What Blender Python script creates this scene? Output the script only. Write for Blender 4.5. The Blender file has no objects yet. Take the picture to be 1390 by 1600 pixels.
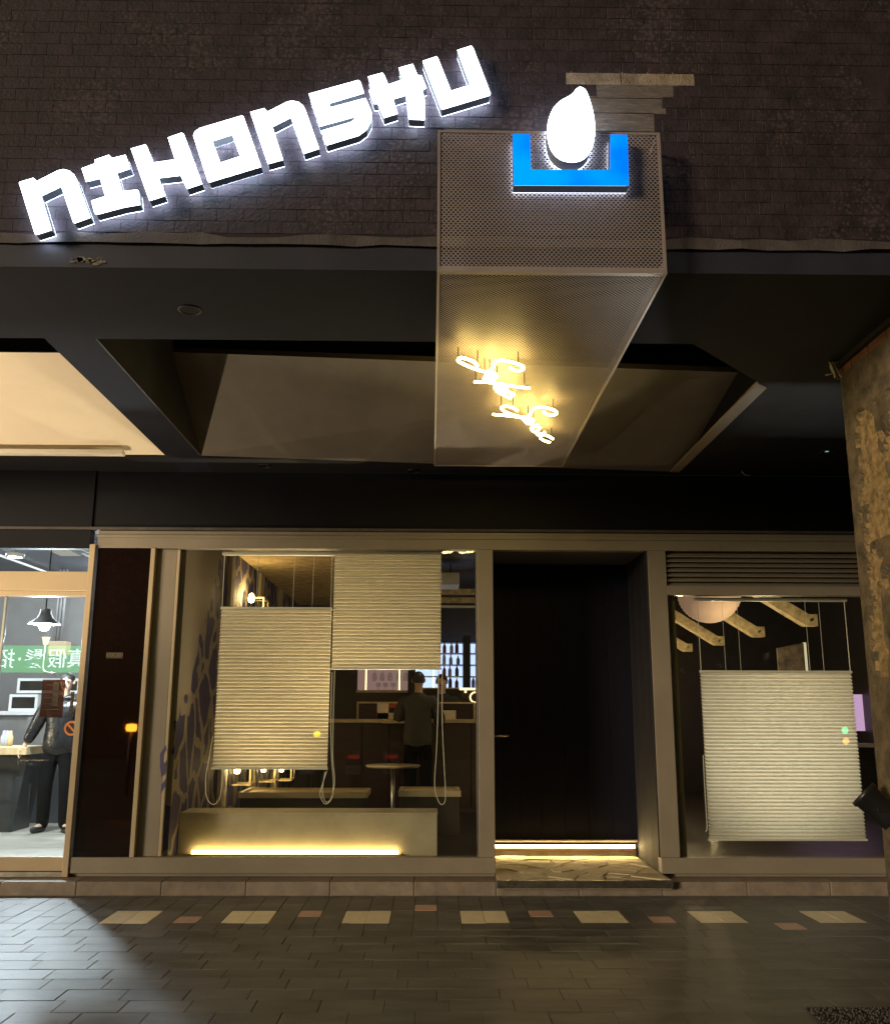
import bpy, bmesh, math, random
from mathutils import Vector, Matrix
random.seed(7)
D = bpy.data
S = bpy.context.scene
COL = S.collection
rad = math.radians

# ---------------------------------------------------------------- camera
H = 1.5
F = 1439.27
PITCH, YAW, ROLL = rad(12.2415), rad(0.8615), rad(0.1734)
_f = Vector((math.sin(YAW)*math.cos(PITCH), math.cos(YAW)*math.cos(PITCH), math.sin(PITCH)))
_r = Vector((math.cos(YAW), -math.sin(YAW), 0))
_u = _r.cross(_f)
RT = _r*math.cos(ROLL) + _u*math.sin(ROLL)
UP = _u*math.cos(ROLL) - _r*math.sin(ROLL)
cam_d = D.cameras.new('camera')
cam = D.objects.new('camera', cam_d)
COL.objects.link(cam)
cam.matrix_world = Matrix(((RT.x, UP.x, -_f.x, 0), (RT.y, UP.y, -_f.y, 0), (RT.z, UP.z, -_f.z, H), (0, 0, 0, 1)))
cam_d.sensor_fit = 'VERTICAL'
cam_d.sensor_height = 36
cam_d.lens = 36*F/1600
cam_d.clip_end = 500
cam_d.clip_start = 0.05
S.camera = cam

def ray(u, v):
    return RT*((u-695)/F) + UP*((800-v)/F) + _f
def AY(u, v, Y):
    d = ray(u, v); return d*(Y/d.y) + Vector((0, 0, H))
def AZ(u, v, Z):
    d = ray(u, v); return d*((Z-H)/d.z) + Vector((0, 0, H))
def AX(u, v, X):
    d = ray(u, v); return d*(X/d.x) + Vector((0, 0, H))

# ---------------------------------------------------------------- world, street light, exposure
W = D.worlds.new('World'); S.world = W; W.use_nodes = True
wn = W.node_tree
sky = wn.nodes.new('ShaderNodeTexSky')
sky.sky_type = 'NISHITA'; sky.sun_disc = False
SUN_EL, SUN_AZ = rad(9), rad(-130)          # light comes low from the street, behind and left of the camera
sky.sun_elevation = SUN_EL; sky.sun_rotation = SUN_AZ
wn.links.new(sky.outputs[0], wn.nodes['Background'].inputs[0])
wn.nodes['Background'].inputs[1].default_value = 0.005
sd = D.lights.new('street_glow', 'SUN'); sd.energy = 2.5; sd.angle = rad(14); sd.color = (1.0, 0.79, 0.55)
so = D.objects.new('street_glow', sd); COL.objects.link(so)
_sx, _sy = math.sin(rad(50)), math.cos(rad(50))
so.rotation_euler = Vector((_sx*math.cos(SUN_EL), _sy*math.cos(SUN_EL), -math.sin(SUN_EL))).to_track_quat('-Z', 'Y').to_euler()
so.location = (-6, -10, 6)
vs = S.view_settings
vs.view_transform = 'Standard'; vs.look = 'None'; vs.exposure = 0; vs.gamma = 1; vs.use_curve_mapping = False
S.cycles.use_denoising = True; S.cycles.use_adaptive_sampling = False
S.cycles.max_bounces = 8; S.cycles.transparent_max_bounces = 24
S.cycles.sample_clamp_indirect = 6
S.cycles.caustics_reflective = False; S.cycles.caustics_refractive = False

# ---------------------------------------------------------------- materials
M = {}
def _nt(name):
    m = D.materials.new(name); m.use_nodes = True
    nt = m.node_tree
    return m, nt, nt.nodes['Principled BSDF'], nt.nodes['Material Output']
def mat(name, col, rough=.6, var=.18, scale=6, bump=.08, metal=0, fine=90, rnd=0.0, spec=.5, col2=None, stretch=(1, 1, 1), rv=.12, speck=None):
    m, nt, b, out = _nt(name)
    N, L = nt.nodes, nt.links
    g = N.new('ShaderNodeNewGeometry')
    mp = N.new('ShaderNodeMapping'); mp.inputs['Scale'].default_value = stretch
    L.new(g.outputs['Position'], mp.inputs[0])
    n1 = N.new('ShaderNodeTexNoise'); n1.inputs['Scale'].default_value = scale; n1.inputs['Detail'].default_value = 8
    n1.inputs['Roughness'].default_value = .65
    n2 = N.new('ShaderNodeTexNoise'); n2.inputs['Scale'].default_value = fine; n2.inputs['Detail'].default_value = 3
    L.new(mp.outputs[0], n1.inputs['Vector']); L.new(mp.outputs[0], n2.inputs['Vector'])
    cr = N.new('ShaderNodeValToRGB')
    a = [c*(1-var) for c in col]; c2 = col2 or [min(1, c*(1+var)) for c in col]
    cr.color_ramp.elements[0].position = .32; cr.color_ramp.elements[0].color = (*a, 1)
    cr.color_ramp.elements[1].position = .68; cr.color_ramp.elements[1].color = (*c2, 1)
    L.new(n1.outputs[0], cr.inputs[0])
    last = cr.outputs[0]
    if speck:          # pale bloom and splashes that gather in patches
        vo_ = N.new('ShaderNodeTexVoronoi'); vo_.inputs['Scale'].default_value = 42; vo_.inputs['Randomness'].default_value = 1
        L.new(g.outputs['Position'], vo_.inputs['Vector'])
        lo = N.new('ShaderNodeTexNoise'); lo.inputs['Scale'].default_value = 2.1; lo.inputs['Detail'].default_value = 5
        L.new(g.outputs['Position'], lo.inputs['Vector'])
        th = N.new('ShaderNodeMapRange'); th.inputs[1].default_value = .42; th.inputs[2].default_value = .70; th.inputs[3].default_value = .06; th.inputs[4].default_value = .66
        L.new(lo.outputs[0], th.inputs[0])
        sb_ = N.new('ShaderNodeMath'); sb_.operation = 'SUBTRACT'; L.new(th.outputs[0], sb_.inputs[0]); L.new(vo_.outputs['Distance'], sb_.inputs[1])
        mg = N.new('ShaderNodeMapRange'); mg.inputs[1].default_value = -.02; mg.inputs[2].default_value = .14; mg.inputs[4].default_value = .6
        L.new(sb_.outputs[0], mg.inputs[0])
        ms = N.new('ShaderNodeMixRGB'); ms.inputs[2].default_value = (*speck, 1)
        L.new(mg.outputs[0], ms.inputs[0]); L.new(last, ms.inputs[1]); last = ms.outputs[0]
    if rnd:
        oi = N.new('ShaderNodeObjectInfo')
        mr = N.new('ShaderNodeMapRange'); mr.inputs[3].default_value = 1-rnd; mr.inputs[4].default_value = 1+rnd
        L.new(oi.outputs['Random'], mr.inputs[0])
        mx = N.new('ShaderNodeVectorMath'); mx.operation = 'SCALE'
        L.new(last, mx.inputs[0]); L.new(mr.outputs[0], mx.inputs['Scale']); last = mx.outputs[0]
    L.new(last, b.inputs['Base Color'])
    rr = N.new('ShaderNodeMapRange'); rr.inputs[3].default_value = max(.015, rough-rv); rr.inputs[4].default_value = min(1, rough+rv)
    L.new(n1.outputs[0], rr.inputs[0]); L.new(rr.outputs[0], b.inputs['Roughness'])
    b.inputs['Metallic'].default_value = metal
    b.inputs['Specular IOR Level'].default_value = spec
    if bump:
        bp = N.new('ShaderNodeBump'); bp.inputs['Strength'].default_value = bump; bp.inputs['Distance'].default_value = .01
        ad = N.new('ShaderNodeMath'); ad.operation = 'ADD'
        L.new(n1.outputs[0], ad.inputs[0]); L.new(n2.outputs[0], ad.inputs[1])
        L.new(ad.outputs[0], bp.inputs['Height']); L.new(bp.outputs[0], b.inputs['Normal'])
    M[name] = m
    return m
def emit(name, col, s):
    m = D.materials.new(name); m.use_nodes = True
    nt = m.node_tree; nt.nodes.remove(nt.nodes['Principled BSDF'])
    e = nt.nodes.new('ShaderNodeEmission'); e.inputs[0].default_value = (*col, 1); e.inputs[1].default_value = s
    nt.links.new(e.outputs[0], nt.nodes['Material Output'].inputs[0])
    M[name] = m; return m
def glass(name, tint=(.93, .95, .94), k=1.0):
    m = D.materials.new(name); m.use_nodes = True
    nt = m.node_tree; N, L = nt.nodes, nt.links
    N.remove(N['Principled BSDF'])
    g = N.new('ShaderNodeNewGeometry')
    dp = N.new('ShaderNodeVectorMath'); dp.operation = 'DOT_PRODUCT'
    L.new(g.outputs['Normal'], dp.inputs[0]); L.new(g.outputs['Incoming'], dp.inputs[1])
    ab = N.new('ShaderNodeMath'); ab.operation = 'ABSOLUTE'; L.new(dp.outputs['Value'], ab.inputs[0])
    su = N.new('ShaderNodeMath'); su.operation = 'SUBTRACT'; su.inputs[0].default_value = 1; L.new(ab.outputs[0], su.inputs[1])
    pw = N.new('ShaderNodeMath'); pw.operation = 'POWER'; pw.inputs[1].default_value = 5; L.new(su.outputs[0], pw.inputs[0])
    ma = N.new('ShaderNodeMath'); ma.operation = 'MULTIPLY_ADD'; ma.inputs[1].default_value = .95*k; ma.inputs[2].default_value = .045*k
    L.new(pw.outputs[0], ma.inputs[0])
    t = N.new('ShaderNodeBsdfTransparent'); t.inputs[0].default_value = (*tint, 1)
    gl = N.new('ShaderNodeBsdfGlossy'); gl.inputs['Roughness'].default_value = .0
    mx = N.new('ShaderNodeMixShader')
    L.new(ma.outputs[0], mx.inputs[0]); L.new(t.outputs[0], mx.inputs[1]); L.new(gl.outputs[0], mx.inputs[2])
    L.new(mx.outputs[0], N['Material Output'].inputs[0])
    M[name] = m; return m

mat('paver', (.112, .110, .108), .50, .45, 2.2, .25, spec=.45, fine=60, rnd=.12, stretch=(1, 3, 1))
mat('paver_cream', (.80, .72, .54), .5, .1, 14, .15, rnd=.08)
mat('paver_pink', (.50, .33, .28), .5, .12, 14, .15, rnd=.08)
mat('paver_bed', (.035, .033, .03), .9, .3, 20, .3)
mat('asphalt', (.045, .043, .042), .85, .3, 8, .5, fine=150)
mat('step_stone', (.20, .162, .128), .65, .25, 9, .35, rnd=.12)
mat('wall_tile', (.024, .0145, .0185), .75, .6, 9, .45, fine=60, rnd=.09, speck=(.072, .052, .050))
mat('tile_joint', (.021, .013, .017), .9, .3, 20, .5)
mat('mortar', (.15, .122, .10), .9, .35, 16, .9, fine=60, stretch=(.5, 1, 4))
mat('tile_pale', (.24, .19, .135), .8, .4, 14, .8, rnd=.15)
mat('ledge', (.065, .054, .052), .7, .35, 7, .4)
mat('navy_paint', (.018, .019, .032), .6, .2, 4, .1)
mat('soffit_paint', (.0105, .012, .021), .85, .4, 1.8, .25, spec=.2)
mat('black_ceiling', (.006, .006, .008), .8, .2, 3, .1, spec=.25)
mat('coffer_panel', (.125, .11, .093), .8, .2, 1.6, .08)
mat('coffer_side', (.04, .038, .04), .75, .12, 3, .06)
mat('cream_panel', (.82, .72, .56), .7, .05, 2, .04)
mat('trim_board', (.26, .21, .16), .7, .1, 4, .05)
mat('jamb_wood', (.006, .0055, .009), .7, .2, 5, .1)
mat('beam_paint', (.004, .004, .007), .6, .2, 3, .08, spec=.2)
mat('frame_beige', (.225, .195, .150), .45, .07, 3, .05)
mat('frame_light', (.42, .34, .22), .4, .06, 3, .03)
mat('shop_frame', (.46, .36, .23), .38, .06, 3, .03)
mat('dark_granite', (.008, .0032, .0022), .02, .3, 30, 0, spec=.6, rv=.004)
mat('door_paint', (.004, .004, .013), .6, .3, 5, .15, stretch=(4, 1, .4), spec=.25)
mat('door_frame', (.42, .36, .28), .5, .06, 3, .03)
mat('steel', (.45, .42, .38), .35, .12, 12, .06, metal=1)
mat('dark_steel', (.16, .145, .13), .4, .3, 14, .15, metal=.8)
mat('flag_stone', (.50, .42, .28), .8, .2, 14, .6, rnd=.14)
mat('grout', (.22, .18, .12), .95, .2, 30, .4)
mat('mesh_metal', (.38, .325, .31), .45, .1, 5, 0, metal=.1)
mat('box_frame', (.36, .31, .29), .45, .1, 5, .03, metal=.3)
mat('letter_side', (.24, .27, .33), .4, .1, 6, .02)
mat('letter_side_dim', (.19, .21, .25), .4, .1, 6, .02)
mat('bowl_side', (.02, .03, .17), .35, .1, 6, .02)
mat('concrete', (.085, .064, .036), .85, .7, 8, .9, fine=45)
mat('concrete_bare', (.20, .14, .062), .95, .6, 22, 1.0, fine=50)
mat('brick_trim', (.16, .062, .028), .8, .4, 9, .5)
mat('black_metal', (.012, .012, .013), .4, .2, 12, .05)
mat('wire_white', (.62, .58, .5), .6, .1, 20, 0)
mat('cord', (.75, .70, .58), .7, .05, 20, 0)
mat('rail_white', (.75, .70, .60), .4, .05, 6, .02)
mat('wall_plaster', (.42, .36, .25), .8, .15, 3, .2)
mat('ceiling_rough', (.40, .30, .15), .9, .4, 7, 1.0, fine=35)
mat('bar_dark', (.03, .022, .018), .5, .3, 6, .1)
mat('bar_floor', (.04, .03, .028), .35, .3, 5, .1)
mat('bar_wood', (.034, .013, .009), .45, .4, 5, .12, stretch=(1, 1, 6))
mat('bar_top', (.50, .40, .26), .35, .15, 8, .05)
mat('bench_concrete', (.42, .36, .25), .7, .14, 4, .15)
mat('timber', (.52, .42, .24), .7, .45, 14, .4, stretch=(1, 1, 1))
mat('paper', (.78, .58, .46), .9, .05, 4, .05)
mat('shop_floor', (.40, .38, .33), .4, .22, 4, .05, stretch=(.7, 3, 1))
mat('shop_wall', (.22, .215, .21), .7, .1, 3, .05)
mat('shop_ceiling', (.03, .035, .045), .35, .3, 3, .05)
mat('white_enamel', (.75, .76, .76), .35, .05, 5, .02)
mat('grey_cabinet', (.14, .15, .165), .45, .1, 5, .03)
mat('dark_cabinet', (.025, .028, .034), .4, .15, 5, .03)
mat('pale_wood', (.62, .48, .27), .5, .15, 6, .05, stretch=(6, 1, 1))
mat('skin', (.55, .36, .26), .55, .06, 12, .05)
mat('hair', (.012, .010, .009), .5, .2, 60, .3)
mat('leather', (.014, .014, .015), .28, .3, 9, .5, fine=25)
mat('trouser', (.006, .006, .007), .9, .2, 12, .2, spec=.12)
mat('shoe', (.012, .012, .012), .4, .2, 20, .1)
mat('grey_jacket', (.055, .055, .055), .85, .2, 10, .3)
mat('dark_shirt', (.03, .03, .032), .85, .2, 10, .3)
mat('notice_red', (.09, .016, .010), .3, .25, 6, .02)
mat('notice_dark', (.02, .016, .013), .4, .25, 6, .02)
mat('gold_print', (.22, .14, .05), .5, .1, 10, 0)
mat('sticker_orange', (.75, .24, .07), .5, .05, 10, 0)
mat('sticker_black', (.02, .02, .02), .5, .05, 10, 0)
mat('canvas', (.10, .075, .06), .8, .7, 9, .3)
mat('book_white', (.7, .62, .48), .7, .1, 8, 0)
mat('book_red', (.42, .06, .03), .7, .1, 8, 0)
mat('bottle_dark', (.05, .02, .03), .12, .2, 8, 0)
mat('bottle_red', (.30, .03, .04), .15, .2, 8, 0)
mat('bottle_clear', (.45, .5, .62), .12, .1, 8, 0)
mat('mat_fibre', (.07, .068, .066), .9, .4, 30, .3)
mat('plastic_grey', (.2, .2, .2), .5, .1, 8, 0)
mat('scooter_body', (.05, .05, .055), .25, .2, 6, 0)
mat('rubber', (.012, .012, .012), .8, .2, 20, .2)
mat('plate_white', (.65, .65, .62), .4, .05, 10, 0)
mat('facade_far', (.05, .045, .042), .8, .3, 2, .1)
emit('led_white', (.86, .93, 1.0), 7.0)
emit('led_halo', (.62, .76, 1.0), 16.0)
emit('led_blue', (.0, .17, 1.0), 1.5)
emit('led_bowl_back', (.75, .82, 1.0), 5.0)
emit('neon', (1.0, .70, .19), 52.0)
emit('led_warm', (1.0, .70, .26), 20.0)
emit('led_door', (1.0, .70, .28), 55.0)
emit('led_warm_soft', (1.0, .76, .40), 9.0)
emit('bulb_cold', (.82, .92, 1.0), 60.0)
emit('bulb_warm', (1.0, .74, .32), 45.0)
emit('lamp_cream', (1.0, .82, .5), 2.2)
emit('shelf_blue', (.50, .62, 1.0), 1.7)
emit('shelf_pink', (.52, .30, .26), .55)
emit('pink_panel', (.75, .45, .72), .9)
emit('glow_line', (1.0, .78, .38), 2.5)
emit('amber_lamp', (1.0, .26, .02), 60.0)
emit('red_lamp', (1.0, .03, .02), 1.0)
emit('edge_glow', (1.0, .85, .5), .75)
emit('green_sign', (.03, .42, .07), 10)
emit('sign_text', (.75, .95, .85), 15)
mat('navy_mural', (.06, .05, .15), .6, .1, 8, 0)
emit('red_glow', (1.0, .08, .03), .5)
emit('signal_green', (.05, 1.0, .35), 14)
emit('signal_amber', (1.0, .40, .06), 14)
emit('signal_yellow', (1.0, .72, .0), 14)
emit('led_dot', (.25, .9, .65), .6)
for k_ in ('led_white', 'bulb_cold', 'bulb_warm', 'lamp_cream', 'shelf_pink', 'glow_line', 'amber_lamp', 'red_lamp', 'green_sign', 'sign_text', 'led_dot', 'signal_green', 'signal_amber', 'signal_yellow', 'edge_glow', 'pink_panel', 'red_glow', 'led_blue', 'shelf_blue'):
    M[k_].cycles.emission_sampling = 'NONE'
glass('window_glass')
glass('bottle_glass', (.8, .85, .85), 2)
nt = M['led_blue'].node_tree      # LED face with slightly uneven light
g_ = nt.nodes.new('ShaderNodeNewGeometry'); n_ = nt.nodes.new('ShaderNodeTexNoise'); n_.inputs['Scale'].default_value = 4
nt.links.new(g_.outputs['Position'], n_.inputs['Vector']); c_ = nt.nodes.new('ShaderNodeValToRGB')
c_.color_ramp.elements[0].position = .35; c_.color_ramp.elements[0].color = (0, .15, 1, 1); c_.color_ramp.elements[1].position = .65; c_.color_ramp.elements[1].color = (.0, .27, 1, 1)
nt.links.new(n_.outputs[0], c_.inputs[0]); nt.links.new(c_.outputs[0], [q for q in nt.nodes if q.type == 'EMISSION'][0].inputs[0])
# pleated cloth: lets some of the room's light through
m, nt, b, out = _nt('blind_cloth')
b.inputs['Base Color'].default_value = (.91, .87, .77, 1); b.inputs['Roughness'].default_value = .9
tr = nt.nodes.new('ShaderNodeBsdfTranslucent'); tr.inputs[0].default_value = (.74, .64, .45, 1)
mx = nt.nodes.new('ShaderNodeMixShader'); mx.inputs[0].default_value = .34
nt.links.new(b.outputs[0], mx.inputs[1]); nt.links.new(tr.outputs[0], mx.inputs[2]); nt.links.new(mx.outputs[0], out.inputs[0])
M['blind_cloth'] = m
mat('blind_seam', (.52, .46, .36), .9, .1, 9, 0)
m2 = m.copy(); m2.name = 'blind_white'; M['blind_white'] = m2
m2.node_tree.nodes['Principled BSDF'].inputs['Base Color'].default_value = (.86, .89, .90, 1)
m = M['notice_red']; nt = m.node_tree; b = nt.nodes['Principled BSDF']
tp_ = nt.nodes.new('ShaderNodeBsdfTransparent'); tp_.inputs[0].default_value = (.50, .40, .36, 1)
mx = nt.nodes.new('ShaderNodeMixShader'); mx.inputs[0].default_value = .5
nt.links.new(b.outputs[0], mx.inputs[1]); nt.links.new(tp_.outputs[0], mx.inputs[2]); nt.links.new(mx.outputs[0], nt.nodes['Material Output'].inputs[0])
# mural: dark violet brush lettering on plaster
m, nt, b, out = _nt('mural'); N, L = nt.nodes, nt.links
g = N.new('ShaderNodeNewGeometry')
sp = N.new('ShaderNodeSeparateXYZ'); L.new(g.outputs['Position'], sp.inputs[0])
mp = N.new('ShaderNodeMapping'); mp.inputs['Scale'].default_value = (1, 1.5, 1.15); L.new(g.outputs['Position'], mp.inputs[0])
ns = N.new('ShaderNodeTexNoise'); ns.inputs['Scale'].default_value = 2.2; ns.inputs['Detail'].default_value = 2; L.new(mp.outputs[0], ns.inputs['Vector'])
vv = N.new('ShaderNodeMixRGB'); vv.inputs[0].default_value = .3; L.new(mp.outputs[0], vv.inputs[1]); L.new(ns.outputs['Color'], vv.inputs[2])
vo = N.new('ShaderNodeTexVoronoi'); vo.feature = 'DISTANCE_TO_EDGE'; vo.inputs['Scale'].default_value = 2.7; L.new(vv.outputs[0], vo.inputs['Vector'])
st = N.new('ShaderNodeMath'); st.operation = 'GREATER_THAN'; st.inputs[1].default_value = .085; L.new(vo.outputs['Distance'], st.inputs[0])
# lettered band: leans back and up along the wall
ed = N.new('ShaderNodeMath'); ed.operation = 'MULTIPLY_ADD'; ed.inputs[1].default_value = -1.15; ed.inputs[2].default_value = 0; L.new(sp.outputs['Y'], ed.inputs[0])
sm = N.new('ShaderNodeMath'); sm.operation = 'ADD'; L.new(ed.outputs[0], sm.inputs[0]); L.new(sp.outputs['Z'], sm.inputs[1])
wv = N.new('ShaderNodeMath'); wv.operation = 'MULTIPLY_ADD'; wv.inputs[1].default_value = .9; L.new(ns.outputs[0], wv.inputs[0]); L.new(sm.outputs[0], wv.inputs[2])
lt = N.new('ShaderNodeMath'); lt.operation = 'LESS_THAN'; lt.inputs[1].default_value = -7.95; L.new(wv.outputs[0], lt.inputs[0])
mu = N.new('ShaderNodeMath'); mu.operation = 'MULTIPLY'; L.new(st.outputs[0], mu.inputs[0]); L.new(lt.outputs[0], mu.inputs[1])
mc = N.new('ShaderNodeMixRGB'); mc.inputs[1].default_value = (.25, .205, .14, 1); mc.inputs[2].default_value = (.030, .022, .085, 1)
L.new(mu.outputs[0], mc.inputs[0]); L.new(mc.outputs[0], b.inputs['Base Color']); b.inputs['Roughness'].default_value = .7
M['mural'] = m

# ---------------------------------------------------------------- mesh helpers
class B:
    def __init__(s): s.v = []; s.f = []
    def add(s, vs, fs):
        o = len(s.v); s.v += [tuple(p) for p in vs]; s.f += [tuple(i+o for i in f) for f in fs]; return s
    def box(s, x0, x1, y0, y1, z0, z1):
        return s.add([(x0, y0, z0), (x1, y0, z0), (x1, y1, z0), (x0, y1, z0), (x0, y0, z1), (x1, y0, z1), (x1, y1, z1), (x0, y1, z1)],
                     [(0, 3, 2, 1), (4, 5, 6, 7), (0, 1, 5, 4), (1, 2, 6, 5), (2, 3, 7, 6), (3, 0, 4, 7)])
    def quadbox(s, q, n):          # four corners pushed along n to a slab
        n = Vector(n); a = [Vector(p) for p in q]; k = len(a)
        vs = a + [p+n for p in a]
        return s.add(vs, [tuple(range(k)), tuple(range(2*k-1, k-1, -1))] + [(i, k+i, k+(i+1) % k, (i+1) % k) for i in range(k)])
    def tube(s, pts, r, n=8, closed=False, caps=True):
        pts = [Vector(p) for p in pts]; k = len(pts)
        rr = r if isinstance(r, (list, tuple)) else [r]*k
        prev = None; rings = []
        for i, p in enumerate(pts):
            a = pts[(i-1) % k] if (i or closed) else p; c = pts[(i+1) % k] if (i < k-1 or closed) else p
            t = (c-a); t = t.normalized() if t.length > 1e-9 else Vector((0, 0, 1))
            if prev is None:
                h = Vector((0, 0, 1)) if abs(t.z) < .9 else Vector((1, 0, 0))
                nx = t.cross(h).normalized()
            else:
                nx = prev - t*prev.dot(t); nx = nx.normalized() if nx.length > 1e-6 else t.orthogonal().normalized()
            prev = nx; ny = t.cross(nx)
            rings.append([p + (nx*math.cos(2*math.pi*j/n) + ny*math.sin(2*math.pi*j/n))*rr[i] for j in range(n)])
        vs = [q for ring in rings for q in ring]; fs = []
        for i in range(k if closed else k-1):
            i2 = (i+1) % k
            for j in range(n): fs.append((i*n+j, i*n+(j+1) % n, i2*n+(j+1) % n, i2*n+j))
        if caps and not closed: fs += [tuple(range(n-1, -1, -1)), tuple(range((k-1)*n, k*n))]
        return s.add(vs, fs)
    def lathe(s, prof, c=(0, 0, 0), n=20, axis=(0, 0, 1)):
        q = Vector((0, 0, 1)).rotation_difference(Vector(axis).normalized()); c = Vector(c); vs = []
        for r, z in prof:
            for j in range(n):
                a = 2*math.pi*j/n
                vs.append(c + q @ Vector((r*math.cos(a), r*math.sin(a), z)))
        fs = [(i*n+j, i*n+(j+1) % n, (i+1)*n+(j+1) % n, (i+1)*n+j) for i in range(len(prof)-1) for j in range(n)]
        return s.add(vs, fs)
    def obj(s, name, m, parent=None, smooth=False, bevel=0):
        me = D.meshes.new(name); me.from_pydata(s.v, [], s.f); me.update()
        bm = bmesh.new(); bm.from_mesh(me); bmesh.ops.recalc_face_normals(bm, faces=bm.faces); bm.to_mesh(me); bm.free()
        return place(name, me, m, parent, smooth, bevel)
def place(name, me, m, parent=None, smooth=False, bevel=0):
    if m and not me.materials: me.materials.append(M[m])
    o = D.objects.new(name, me); COL.objects.link(o)
    if smooth: me.polygons.foreach_set('use_smooth', [True]*len(me.polygons))
    if bevel:
        bv = o.modifiers.new('edge', 'BEVEL'); bv.width = bevel; bv.segments = 2; bv.limit_method = 'ANGLE'
    if parent: child(o, parent)
    return o
def child(o, parent):
    o.parent = parent
    o.matrix_parent_inverse = world(parent).inverted()
def world(o):
    mt = Matrix.LocRotScale(o.location, o.rotation_euler, o.scale)
    return world(o.parent) @ o.matrix_parent_inverse @ mt if o.parent else mt
def tag(o, label, cat, group=None):
    o['label'] = label; o['category'] = cat
    if group: o['group'] = group
    return o
def thing(name, loc, label, cat, group=None):
    o = D.objects.new(name, None); COL.objects.link(o); o.location = loc; o.empty_display_size = .1
    return tag(o, label, cat, group)
def struct(o): o['kind'] = 'structure'; return o
def box(name, m, parent, x0, x1, y0, y1, z0, z1, bevel=0):
    return B().box(x0, x1, y0, y1, z0, z1).obj(name, m, parent, bevel=bevel)
def poly_prism(pts, n):
    return B().quadbox(pts, n)
def unit_box(name, w, d, h, bev=.0):
    b_ = B().box(-w/2, w/2, -d/2, d/2, 0, h)
    me = D.meshes.new(name); me.from_pydata(b_.v, [], b_.f); me.update()
    if bev:
        bm = bmesh.new(); bm.from_mesh(me)
        bmesh.ops.bevel(bm, geom=[e for e in bm.edges if all(v.co.z > h*.5 for v in e.verts)], offset=bev, segments=1, affect='EDGES')
        bm.to_mesh(me); bm.free()
    return me
def text_mesh(body, size, name='lettering', bold=.0):
    cu = D.curves.new(name, 'FONT'); cu.body = body; cu.size = size; cu.align_x = 'CENTER'; cu.align_y = 'CENTER'; cu.extrude = .002; cu.offset = size*bold
    t = D.objects.new(name, cu); COL.objects.link(t)
    dg = bpy.context.evaluated_depsgraph_get()
    me = D.meshes.new_from_object(t.evaluated_get(dg)); D.objects.remove(t)
    return me
def light(name, kind, loc, power, col, size=.05, parent=None, target=None, spot=None, blend=.5):
    l = D.lights.new(name, kind); l.energy = power; l.color = col
    if kind != 'AREA': l.shadow_soft_size = size
    if spot: l.spot_size = rad(spot); l.spot_blend = blend
    o = D.objects.new(name, l); COL.objects.link(o); o.location = loc
    if target is not None: o.rotation_euler = (Vector(target)-Vector(loc)).to_track_quat('-Z', 'Y').to_euler()
    if parent: child(o, parent)
    return o

# ================================================================ THE SETTING
YS = 8.40            # storefront line
YF = 4.31            # upper facade line
ZS = 3.69            # arcade soffit
YK = 8.18            # foot of the step
# street behind the camera
struct(box('road', 'asphalt', None, -30, 30, -14, 3.0, -.2, -.02))
pave = struct(box('pavement', 'paver_bed', None, -14, 14, 3.0, 8.6, -.2, -.012))
# ---- pavers: long running bond rows, then a cross-laid border with cream and pink inserts
rows_y = []
y = 6.965
while y > 3.2: rows_y.append(y); y -= .2025
cells = []
LX = .338
for i, yt in enumerate(rows_y):
    off = (i % 3)*LX/3 + (.05 if i % 2 else 0)
    x = -6.2 + off
    while x < 5.2:
        cells.append((x+LX/2, yt-.10125, LX, .2025, 'paver')); x += LX
border = []
PW = .175
XO = -2.387-21*PW
ncol = 62
cream_cols, pink = set(), {}
def col_of(x): return int(round((x-XO)/PW))
for k, xc in enumerate((-2.387, -1.512, -.637, .238, 1.113, 1.988, 2.863, 3.738)):
    c = col_of(xc); cream_cols |= {c, c+1}
for xc, yb in ((-1.86, 7.18), (-.98, 7.39), (-.10, 7.605), (.757, 7.39), (1.637, 7.18), (2.5, 6.97)):
    pink[col_of(xc)] = yb
for c in range(ncol):
    xm = XO + (c+.5)*PW
    segs = [6.967, 7.18, 7.39, 7.605, 7.82, 8.03, YK]
    used = set()
    if c in cream_cols:
        border.append((xm, (7.165+7.59)/2, PW, .425, 'paver_cream')); used |= {1, 2}
    if c in pink:
        i = [6.97, 7.18, 7.39, 7.605].index(pink[c]); border.append((xm, segs[i]+.107, PW, .214, 'paver_pink')); used.add(i)
    i = 0
    while i < 6:
        if i in used: i += 1; continue
        j = i+1
        if j < 6 and j not in used and (i+c) % 2 == 0: j += 1
        elif i == 0 and c % 2 == 1: j = 1
        border.append((xm, (segs[i]+segs[j])/2, PW, segs[j]-segs[i], 'paver')); i = j
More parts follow.
